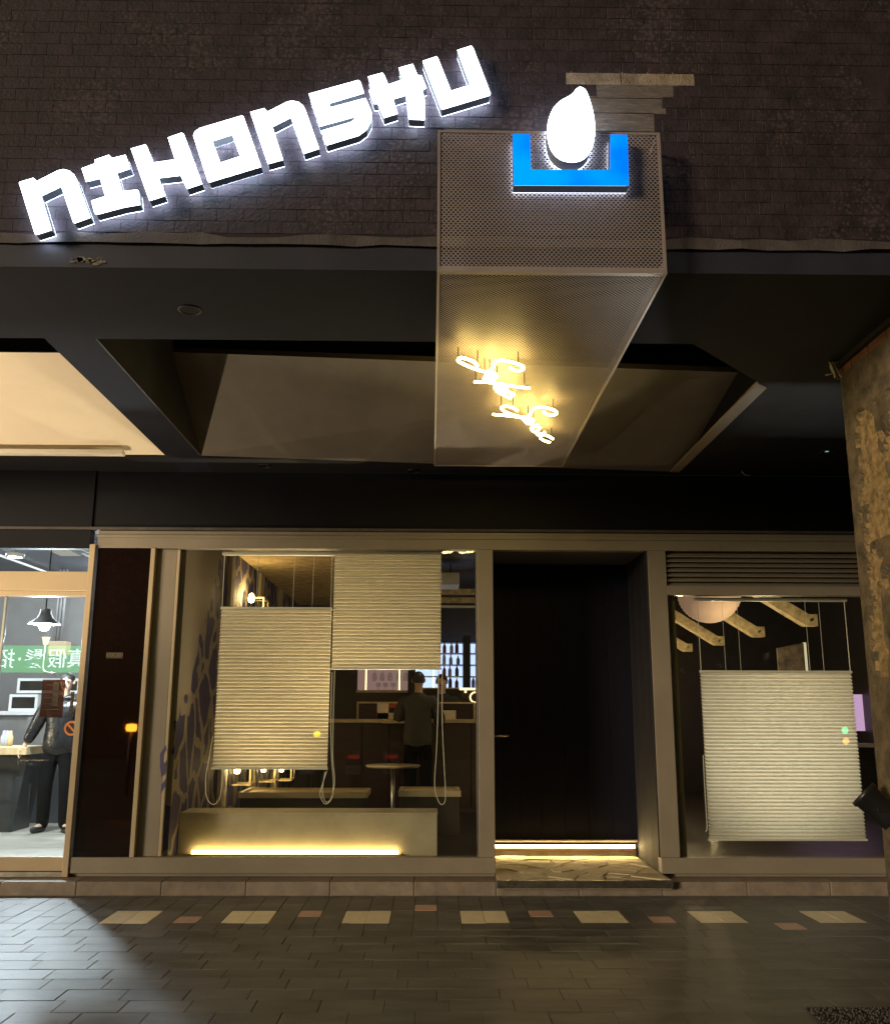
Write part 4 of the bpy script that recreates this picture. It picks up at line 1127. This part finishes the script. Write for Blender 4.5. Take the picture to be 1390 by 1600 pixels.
# gooseneck lamp
pg = AY(72, 1002, 10.4)
t = thing('gooseneck_lamp', tuple(pg), 'small cream lamp cup on a bent steel rod', 'lamp')
B().lathe([(.045, .045), (.035, .02), (.025, -.035), (0, -.04)], pg, 16).obj('cup', 'lamp_cream', t, True)
B().tube(spline([pg+Vector((0, 0, -.04)), AY(70, 1020, 10.4), AY(68, 1045, 10.4), AY(74, 1050, 10.4), AY(86, 1052, 10.4), AY(90, 1056, 10.6)], 4), .008, 8).obj('rod', 'steel', t, True)
light('pavement_spot', 'SPOT', pg+Vector((0, -.07, .03)), 400, (.76, .89, 1.0), .08, t, target=(-3.1, 6.2, 0), spot=80, blend=.6)  # spot added to throw the cold light patch onto the pavement
# counter, cabinets, ovens
a = AY(44, 1178, 10.6)
t = thing('shop_counter', (a.x-.9, 10.8, ZFL), 'dark shop counter with thick pale wooden top', 'counter')
box('worktop', 'pale_wood', t, a.x-2.5, a.x, 10.55, 11.15, a.z-.01, a.z+.075, .006)
B().quadbox([(a.x-2.4, 10.65, a.z-.011), (a.x-.02, 10.65, a.z-.011), (a.x-.12, 10.65, ZFL), (a.x-2.4, 10.65, ZFL)], (0, .45, 0)).obj('body', 'dark_cabinet', t)
b_ = B()
for xx in (a.x-.62, a.x-.30): b_.tube([(xx, 10.5, ZFL), (xx, 10.5, a.z-.15)], .014, 6)
b_.tube([(a.x-.62, 10.5, .55), (a.x-.30, 10.5, .55)], .012, 6); b_.tube([(a.x-.62, 10.5, a.z-.15), (a.x-.30, 10.5, a.z-.15)], .014, 6)
b_.obj('foot_rail', 'black_metal', t)
p = AY(46, 1240, 11.5)
o = B().quadbox([(p.x-.25, 11.5, ZFL), (p.x+.35, 11.5, ZFL), (p.x+.35, 11.5, AY(46, 1120, 11.5).z), (p.x-.10, 11.5, AY(46, 1120, 11.5).z)], (0, .5, 0)).obj('grey_cabinet', 'grey_cabinet', None, bevel=.006)
tag(o, 'plain grey cabinet standing behind the person', 'cabinet')
YO = 12.6
def oven(u0, v0, u1, v1, label):
    a, c = AY(u0, v1, YO), AY(u1, v0, YO)
    t = thing('oven', ((a.x+c.x)/2, YO+.2, a.z), label, 'oven', 'ovens on the back counter of the left shop')
    box('body', 'white_enamel', t, a.x, c.x, YO+.02, YO+.45, a.z, c.z, .01)
    f_ = B(); w = .035
    f_.box(a.x, c.x, YO, YO+.02, a.z, a.z+w); f_.box(a.x, c.x, YO, YO+.02, c.z-w, c.z); f_.box(a.x, a.x+w, YO, YO+.02, a.z+w, c.z-w); f_.box(c.x-w, c.x, YO, YO+.02, a.z+w, c.z-w)
    f_.obj('door_frame', 'white_enamel', t)
    box('door_glass', 'notice_dark', t, a.x+w, c.x-w, YO+.008, YO+.0195, a.z+w, c.z-w)
    return a, c
a, c = oven(26, 1060, 126, 1083, 'long white framed oven on top of the back counter')
a, c = oven(13, 1085, 60, 1111, 'grey fronted oven below the long white one')
t = thing('back_counter', (-4.9, YO+.2, ZFL), 'pale back counter carrying ovens and bottles', 'counter')
zc = a.z-.002
box('worktop', 'white_enamel', t, -7.0, -3.4, YO-.25, YO+.5, zc-.05, zc, .004)
box('body', 'shop_wall', t, -6.95, -3.45, YO-.2, YO+.49, ZFL, zc-.051)
for k, (u, m_) in enumerate(((17, 'bottle_clear'), (22, 'bottle_clear'), (27, 'pale_wood'))):
    p = AY(u, 1137, 11.0); zt = AY(u, 1137, 10.9).z
    o = B().lathe([(0, 0), (.032, 0), (.034, .1), (.02, .13), (.014, .17), (0, .17)], (p.x, 10.85, a.z*0 + AY(44, 1178, 10.6).z+.0755), 12).obj('sauce_bottle', m_, None, True)
    tag(o, ('clear squeeze bottle leftmost on the wooden worktop', 'clear squeeze bottle middle on the wooden worktop', 'tan squeeze bottle rightmost on the wooden worktop')[k], 'bottle', 'squeeze bottles on the worktop')
# notices on the glass
YN = YS+.0285
def notice(name, m, u0, v0, u1, v1, label):
    a, c = AY(u0, v1, YN), AY(u1, v0, YN)
    t = thing(name, ((a.x+c.x)/2, YN, a.z), label, 'notice')
    box('panel', m, t, a.x, c.x, YN-.004, YN, a.z, c.z)
    return t, a, c
t, a, c = notice('paper_notice', 'notice_red', 62, 1062, 103, 1121, 'dark red poster stuck on the shop glass in front of the person')
for k, f in enumerate((.2, .35, .52, .68, .85)):
    box('print_line', 'canvas', t, a.x+.03, c.x-.03-.02*(k % 3), YN-.0055, YN-.0042, a.z+(c.z-a.z)*f, a.z+(c.z-a.z)*f+.006)
box('print_column', 'canvas', t, a.x+.10, a.x+.15, YN-.0055, YN-.0042, c.z-.23, c.z-.02)
t, a, c = notice('strip_notice', 'notice_dark', 108, 1081, 117, 1120, 'narrow dark vertical notice on the glass beside the tan mullion')
for k in range(6): box('print_mark', 'gold_print', t, a.x+.012, c.x-.014, YN-.0055, YN-.0042, a.z+.03+k*.033, a.z+.05+k*.033)
pn = AY(112, 1138, YN)
t = thing('no_smoking_sticker', tuple(pn), 'round orange prohibition sticker with slash on the shop glass', 'sticker')
B().lathe([(0, -.001), (.058, -.001), (.058, .003), (0, .003)], pn, 28, (0, 1, 0)).obj('disc', 'sticker_black', t)
B().lathe([(.046, -.004), (.064, -.004), (.064, .002), (.046, .002)], pn, 28, (0, 1, 0)).obj('ring', 'sticker_orange', t)
B().quadbox([pn+Vector((-.043, -.0035, .032)), pn+Vector((-.032, -.0035, .043)), pn+Vector((.043, -.0035, -.032)), pn+Vector((.032, -.0035, -.043))], (0, .002, 0)).obj('slash', 'sticker_orange', t)

# ================================================================ PEOPLE
def skin_mesh(name, verts, edges, radii, m, parent, root=0, sub=2):
    me = D.meshes.new(name); me.from_pydata(verts, edges, []); me.materials.append(M[m])
    o = D.objects.new(name, me); COL.objects.link(o)
    md = o.modifiers.new('skin', 'SKIN'); md.use_smooth_shade = True; md.branch_smoothing = .6
    sv = me.skin_vertices[0].data
    for i, r in enumerate(radii): sv[i].radius = r if isinstance(r, tuple) else (r, r); sv[i].use_root = (i == root)
    ss = o.modifiers.new('sub', 'SUBSURF'); ss.levels = sub; ss.render_levels = sub
    o.parent = parent
    return o
def chain(spec):
    vs, es, rs, idx = [], [], [], {}
    for key, co, r, par in spec:
        idx[key] = len(vs); vs.append(co); rs.append(r)
        if par: es.append((idx[par], idx[key]))
    return vs, es, rs
def person(loc, rz, label, top, legs, arms, feet, hair_back=False, scale=1.0, turn=0.0):
    t = thing('person', loc, label, 'person'); t.rotation_euler = (0, 0, rz); t.scale = (scale,)*3
    (elR, wrR, elL, wrL) = arms; (knR, anR, toR, knL, anL, toL) = feet
    hx = turn
    sp = [('pelvis', (0, 0, .95), (.13, .10), None), ('spine', (0, 0, 1.14), (.12, .095), 'pelvis'), ('chest', (0, 0, 1.31), (.125, .095), 'spine'),
          ('neck0', (0, .01, 1.47), (.065, .065), 'chest'), ('neck', (hx*.02, .0, 1.525), (.05, .052), 'neck0'), ('jaw', (hx*.04, -.018, 1.58), (.058, .068), 'neck'), ('face', (hx*.045, -.012, 1.645), (.070, .086), 'jaw'), ('crown', (hx*.045, .0, 1.705), (.060, .074), 'face'),
          ('shR', (-.165, .01, 1.395), .046, 'chest'), ('elR', elR, .040, 'shR'), ('wrR', wrR, .027, 'elR'),
          ('shL', (.165, .01, 1.395), .046, 'chest'), ('elL', elL, .040, 'shL'), ('wrL', wrL, .027, 'elL'),
          ('hipR', (-.09, 0, .90), .085, 'pelvis'), ('knR', knR, .056, 'hipR'), ('anR', anR, .038, 'knR'), ('toR', toR, .032, 'anR'),
          ('hipL', (.09, 0, .90), .085, 'pelvis'), ('knL', knL, .056, 'hipL'), ('anL', anL, .038, 'knL'), ('toL', toL, .032, 'anL')]
    for s_, el, wr in (('R', elR, wrR), ('L', elL, wrL)):
        d_ = (Vector(wr)-Vector(el)).normalized(); pc = Vector(wr)+d_*.07
        sp.append(('palm'+s_, tuple(pc), (.034, .020), 'wr'+s_))
        for q, off in enumerate((-.026, -.009, .009, .026)):
            b0 = pc + d_*.02 + Vector((0, off, 0)); ln = (.062, .074, .070, .052)[q]
            b1 = b0 + d_*ln*.55; b2 = b0 + d_*ln*.85 + Vector((.02 if s_ == 'R' else -.02, 0, -.01))
            sp += [(f'f{s_}{q}a', tuple(b0), .0095, 'palm'+s_), (f'f{s_}{q}b', tuple(b1), .0090, f'f{s_}{q}a'), (f'f{s_}{q}c', tuple(b2), .0075, f'f{s_}{q}b')]
        th = Vector(wr)+d_*.035+Vector((0, -.032, 0))
        sp += [('t'+s_+'a', tuple(th), .011, 'palm'+s_), ('t'+s_+'b', tuple(th+d_*.04+Vector((0, -.014, 0))), .009, 't'+s_+'a')]
    vs, es, rs = chain(sp)
    body = skin_mesh('body', vs, es, rs, 'skin', t)
    # jacket
    sp = [('hem', (0, 0, .78), (.215, .15), None), ('waist', (0, 0, 1.0), (.20, .14), 'hem'), ('belly', (0, 0, 1.16), (.20, .14), 'waist'), ('chest', (0, 0, 1.33), (.205, .14), 'belly'), ('col', (0, .01, 1.445), (.11, .09), 'chest'), ('col2', (0, .005, 1.50), (.072, .07), 'col'),
          ('shR', (-.175, .01, 1.405), .095, 'chest'), ('elR', elR, .080, 'shR'), ('wrR', tuple(Vector(elR).lerp(Vector(wrR), .96)), .058, 'elR'),
          ('shL', (.175, .01, 1.405), .095, 'chest'), ('elL', elL, .080, 'shL'), ('wrL', tuple(Vector(elL).lerp(Vector(wrL), .96)), .058, 'elL')]
    vs, es, rs = chain(sp); skin_mesh('jacket', vs, es, rs, top, t)
    sp = [('w', (0, 0, .98), (.15, .115), None), ('p', (0, 0, .88), (.155, .125), 'w')]
    for s_, k_, a_ in (('R', knR, anR), ('L', knL, anL)):
        sx = -1 if s_ == 'R' else 1
        am = tuple(Vector(a_)+Vector((0, 0, -.062)))
        sp += [('h'+s_, (sx*.10, 0, .80), .105, 'p'), ('k'+s_, k_, .082, 'h'+s_), ('c'+s_, tuple(Vector(k_).lerp(Vector(am), .55)), .076, 'k'+s_), ('a'+s_, am, .066, 'c'+s_)]
    vs, es, rs = chain(sp); skin_mesh('trousers', vs, es, rs, legs, t)
    for a_, to in ((anR, toR), (anL, toL)):
        A_ = Vector(a_); T_ = Vector(to); d_ = (T_-A_); d_.z = 0
        sp = [('h', tuple(A_ - d_*.25 + Vector((0, 0, -.040))), (.042, .045), None), ('m', tuple(A_ + d_*.35 + Vector((0, 0, -.045))), (.046, .042), 'h'), ('t', (T_.x, T_.y, .036), (.044, .033), 'm'), ('e', (T_.x+d_.x*.22, T_.y+d_.y*.22, .030), (.03, .024), 't')]
        vs, es, rs = chain(sp); skin_mesh('shoe', vs, es, rs, 'shoe', t)
    # hair cap, ears, eyes, nose, mouth on the head
    hc = Vector((hx*.045, .012, 1.672))
    b_ = B(); vs, fs = [], []
    n, k = 20, 10
    for i in range(k+1):
        a_ = math.pi/2*i/k*1.18
        for j in range(n):
            ph = 2*math.pi*j/n
            back = .5+.5*math.sin(ph)
            aa = a_*(.70+.42*back) if not hair_back else a_*1.12
            rr_ = 1+.03*math.sin(ph*7+i)
            vs.append((hc.x+.081*rr_*math.sin(aa)*math.cos(ph), hc.y+.094*rr_*math.sin(aa)*math.sin(ph), hc.z-.02+.098*rr_*math.cos(aa)))
    fs = [(i*n+j, i*n+(j+1) % n, (i+1)*n+(j+1) % n, (i+1)*n+j) for i in range(k) for j in range(n)]
    b_.add(vs, fs); o = b_.obj('hair', 'hair', None, True); o.parent = t
    for sx in (-1, 1):
        o = B().lathe([(0, -.006), (.008, -.004), (.009, .0), (.007, .005), (0, .006)], (hx*.045+sx*.028, -.095, 1.648), 10, (0, 1, 0)).obj('eye', 'hair', None, True); o.parent = t
        b_ = B().lathe([(0, -.03), (.012, -.022), (.016, .0), (.014, .02), (0, .03)], (hx*.045+sx*.074, .005, 1.640), 10); o = b_.obj('ear', 'skin', None, True); o.parent = t
        o = B().box(hx*.045+sx*.028-.014, hx*.045+sx*.028+.014, -.101, -.092, 1.664, 1.669).obj('eyebrow', 'hair', None); o.parent = t
    o = B().add([(hx*.045-.006, -.094, 1.645), (hx*.045+.006, -.094, 1.645), (hx*.045+.015, -.092, 1.612), (hx*.045-.015, -.092, 1.612), (hx*.045, -.116, 1.617)], [(0, 1, 4), (1, 2, 4), (2, 3, 4), (3, 0, 4)]).obj('nose', 'skin', None); o.parent = t
    o = B().box(hx*.045-.02, hx*.045+.02, -.0935, -.086, 1.588, 1.595).obj('mouth', 'notice_red', None); o.parent = t
    return t
pz = AZ(74, 1300, ZFL)
hd = AY(95, 1047, pz.y).z
sc_ = (hd-ZFL)/1.775
person((pz.x+.05, pz.y, ZFL), rad(4), 'person in black leather jacket and black trousers standing inside the left shop', 'leather', 'trouser',
       ((-.27, .0, 1.16), (-.36, -.05, .94), (.25, .02, 1.15), (.27, -.04, .91)),
       ((-.11, -.02, .49), (-.115, .02, .085), (-.16, -.13, .03), (.12, -.03, .49), (.13, .0, .085), (.20, -.13, .03)), scale=sc_, turn=.6)
YPn = 12.22
p1 = AY(654, 1046, YPn); s1 = (p1.z-ZFL)/1.775
person((p1.x, YPn, ZFL), rad(172), 'person in grey jacket seen from behind standing at the bar counter', 'grey_jacket', 'trouser',
       ((-.27, -.06, 1.16), (-.20, -.28, 1.12), (.27, -.06, 1.16), (.20, -.28, 1.12)),
       ((-.10, -.02, .49), (-.10, .02, .085), (-.11, -.13, .03), (.10, -.02, .49), (.10, .02, .085), (.11, -.13, .03)), hair_back=True, scale=s1)
YP2 = 13.6
p2 = AY(690, 1050, YP2); s2 = (p2.z-ZFL)/1.775
person((p2.x, YP2, ZFL), rad(-10), 'person in dark shirt facing the street behind the bar', 'dark_shirt', 'trouser',
       ((-.25, -.03, 1.16), (-.22, -.22, 1.05), (.25, -.03, 1.16), (.22, -.22, 1.05)),
       ((-.10, -.02, .49), (-.10, .02, .085), (-.11, -.13, .03), (.10, -.02, .49), (.10, .02, .085), (.11, -.13, .03)), scale=s2)
# warm fill added over the bar, no lamp body
light('bar_fill', 'SPOT', (.6, 12.2, 3.38), 40, (1, .75, .45), .08, None, target=(.5, 12.7, .5), spot=110)

# unseen uplighter added to brighten the left ceiling panel, just past the left edge of the picture
xl_, yl_ = -4.4, 6.2
zl_ = .8
t = thing('added_uplighter', (xl_, yl_, 0), 'low warm uplighter added out of view to light the left ceiling panel', 'lamp')
B().lathe([(0, 0), (.16, 0), (.16, .02), (.02, .04)], (xl_, yl_, .001), 24).obj('base', 'black_metal', t, True)
B().tube([(xl_, yl_, .03), (xl_, yl_, zl_-.07)], .015, 10).obj('pole', 'black_metal', t, True)
B().lathe([(0, -.09), (.03, -.085), (.10, -.03), (.16, .10), (.17, .16), (.163, .16), (.15, .10), (.09, -.02), (0, -.06)], (xl_, yl_, zl_), 24).obj('bowl', 'dark_steel', t, True)
B().lathe([(0, -.03), (.035, -.02), (.045, .01), (.03, .04), (0, .05)], (xl_, yl_, zl_), 14).obj('bulb', 'bulb_warm', t, True)
light('added_uplight', 'POINT', (xl_, yl_, zl_+.085), 400, (1.0, .77, .50), .03, t)

# ================================================================ STREET BEHIND THE VIEWPOINT (seen only in the glass)
def scooter(x, y, rz, plate, label):
    t = thing('parked_scooter', (0, 0, 0), label, 'scooter', 'scooters parked behind the viewpoint')
    def wheel(yy):
        w = B().tube([(.0, yy+.20*math.cos(a_), .24+.20*math.sin(a_)) for a_ in [i*math.pi/12 for i in range(24)]], .045, 8, True).obj('wheel', 'rubber', t, True)
        B().lathe([(0, -.03), (.15, -.03), (.16, 0), (.15, .03), (0, .03)], (0, yy, .24), 20, (1, 0, 0)).obj('rim', 'steel', w, True)
    wheel(.55); wheel(-.65)
    b_ = B()
    b_.quadbox([(-.17, .85, .62), (-.17, -.05, .46), (-.17, -.40, .30), (-.17, -.62, .40), (-.17, -.52, .95), (-.17, -.44, .95), (-.17, -.34, .42), (-.17, -.05, .40), (-.17, .05, .72), (-.17, .85, .80)], (.34, 0, 0))
    b_.obj('body', 'scooter_body', t, bevel=.03)
    B().quadbox([(-.14, .80, .805), (-.14, .02, .735), (-.14, .02, .80), (-.14, .42, .84), (-.14, .80, .87)], (.28, 0, 0)).obj('seat', 'rubber', t, bevel=.02)
    hb = B(); hb.tube([(-.33, -.40, 1.02), (-.12, -.48, 1.0), (.12, -.48, 1.0), (.33, -.40, 1.02)], .018, 8); hb.tube([(0, -.48, 1.0), (0, -.56, .5)], .03, 8); hb.obj('handlebar', 'black_metal', t, True)
    mi = B()
    for sx in (-1, 1): mi.tube([(sx*.24, -.44, 1.02), (sx*.30, -.44, 1.2)], .007, 6); mi.lathe([(0, -.01), (.055, -.01), (.055, .01), (0, .01)], (sx*.31, -.44, 1.23), 14, (0, 1, 0))
    mi.obj('mirrors', 'black_metal', t)
    B().box(-.11, .11, .83, .87, .66, .73).obj('tail_lamp', 'red_lamp', t, bevel=.01)
    pl_ = B().box(-.15, .15, .90, .905, .38, .54).obj('plate', 'plate_white', t)
    me = text_mesh(plate, .095)
    o = place('lettering', me, 'sticker_black', pl_); o.matrix_parent_inverse = Matrix(); o.location = (0, .9075, .46); o.rotation_euler = (rad(90), 0, rad(180))
    B().box(-.02, .02, .84, .90, .40, .66).obj('mudguard', 'black_metal', t)
    t.location = (x, y, -.02); t.rotation_euler = (0, 0, rz)
scooter(-2.25, -1.85, rad(3), '671-LGJ', 'dark scooter reflected at left, its plate below the low blind')
scooter(-1.46, -1.80, rad(-2), '612-MFX', 'dark scooter reflected beside the thin table leg')
scooter(-.66, -1.85, rad(4), 'CLA-573', 'dark scooter reflected in front of the short box seat')
d = AY(205, 1137, 17.7)
t = thing('amber_beacon', (d.x, -.9, -.02), 'amber warning lamp on a post, reflected in the dark glossy panel', 'lamp')
B().tube([(d.x, -.9, -.02), (d.x, -.9, d.z-.07)], .03, 10).obj('post', 'black_metal', t, True)
B().lathe([(0, -.07), (.09, -.06), (.10, 0), (.09, .06), (0, .07)], (d.x, -.9, d.z), 16).obj('lamp', 'amber_lamp', t, True)
# backlit green shop sign across the road
a, c = AY(-160, 1050, 27.0), AY(127, 1009, 27.0)
yb = 16.87-27.0
t = thing('green_signboard', ((a.x+c.x)/2, yb, a.z), 'backlit green shop sign with white characters, reflected in the left shop glass', 'sign')
box('light_face', 'green_sign', t, a.x, c.x, yb-.02, yb, a.z, c.z)
box('housing', 'black_metal', t, a.x-.03, c.x+.03, yb-.25, yb-.021, a.z-.03, c.z+.03)
for k, (u, ch) in enumerate(((120, '\u771f'), (90, '\u5047'), (54, '\u9aee'), (31, '\u00b7'), (8, '\u62db'))):
    q = AY(u, 1031, 27.0)
    me = text_mesh(ch, .58, bold=.006)
    o = place('lettering', me, 'sign_text', t); o.matrix_parent_inverse = world(t).inverted(); o.location = (q.x, yb+.004, q.z); o.rotation_euler = (rad(90), 0, rad(180)); o.scale = (1.0, 1.0, 1)
for xx in (a.x+.5, c.x-.5): B().tube([(xx, yb-.15, -.02), (xx, yb-.15, a.z-.03)], .06, 10).obj('post', 'dark_steel', t)

def added_spot(x, y, z, tgt, power, col, label):  # unseen spots added inside the bar to brighten the blinds from behind
    t = thing('added_floor_spot', (x, y, ZFL), label, 'spotlight', 'floor spots added to backlight the blinds')
    d_ = (Vector(tgt)-Vector((x, y, z))).normalized()
    B().lathe([(0, -.08), (.035, -.08), (.04, .06), (.034, .06), (.03, 0), (0, 0)], (x, y, z), 16, d_).obj('can', 'black_metal', t, True)
    B().lathe([(0, .01), (.029, .01)], (x, y, z), 16, d_).obj('lens', 'bulb_warm', t)
    B().tube([Vector((x, y, z))-d_*.05, (x, y+.03, ZFL)], .010, 6).obj('stem', 'black_metal', t)
    light('spot_beam', 'SPOT', Vector((x, y, z))+d_*.07, power, col, .04, t, target=tgt, spot=80 if x < 1 else 50, blend=1.0)
added_spot(-1.45, 9.62, .48, (-1.42, 8.6, 1.75), 280, (1, .80, .50), 'small black floor spot added to backlight the low left blind')
added_spot(-.42, 9.62, .48, (-.40, 8.6, 2.6), 400, (1, .80, .50), 'small black floor spot added to backlight the upper middle blind')
added_spot(3.20, 10.9, .32, (3.18, 8.6, 1.16), 600, (1, .97, .90), 'small black floor spot added to backlight the right blind')

# small lamps far across the road, seen only as glints in the panes
def far_signal(lenses, vY, name, label):
    ps = [(AY(u, v, vY), m_, r) for u, v, m_, r in lenses]
    yy = 16.87-vY; q = ps[0][0]
    t = thing(name, (q.x, yy, -.02), label, 'signal')
    zt = max(p.z for p, _, _ in ps)+.22; zl = min(p.z for p, _, _ in ps)-.22
    box('housing', 'black_metal', t, q.x-.2, q.x+.2, yy-.25, yy-.012, zl, zt, .02)
    B().tube([(q.x, yy-.13, -.02), (q.x, yy-.13, zl)], .05, 10).obj('post', 'dark_steel', t, True)
    for p, m_, r in ps: B().lathe([(0, .01), (r*.7, .006), (r, -.012)], (q.x, yy, p.z), 16, (0, 1, 0)).obj('lens', m_, t, True)
far_signal([(1320, 1141, 'signal_green', .10), (1320, 1158, 'signal_amber', .10)], 28.0, 'traffic_signal', 'distant green and amber signal glinting on the white right blind')
far_signal([(495, 1147, 'signal_yellow', .10)], 27.0, 'warning_signal', 'distant yellow signal glinting on the low left blind')
far_signal([(367, 1175, 'red_lamp', .07)], 26.0, 'warning_signal', 'distant red signal glinting faintly at the foot of the left blind')
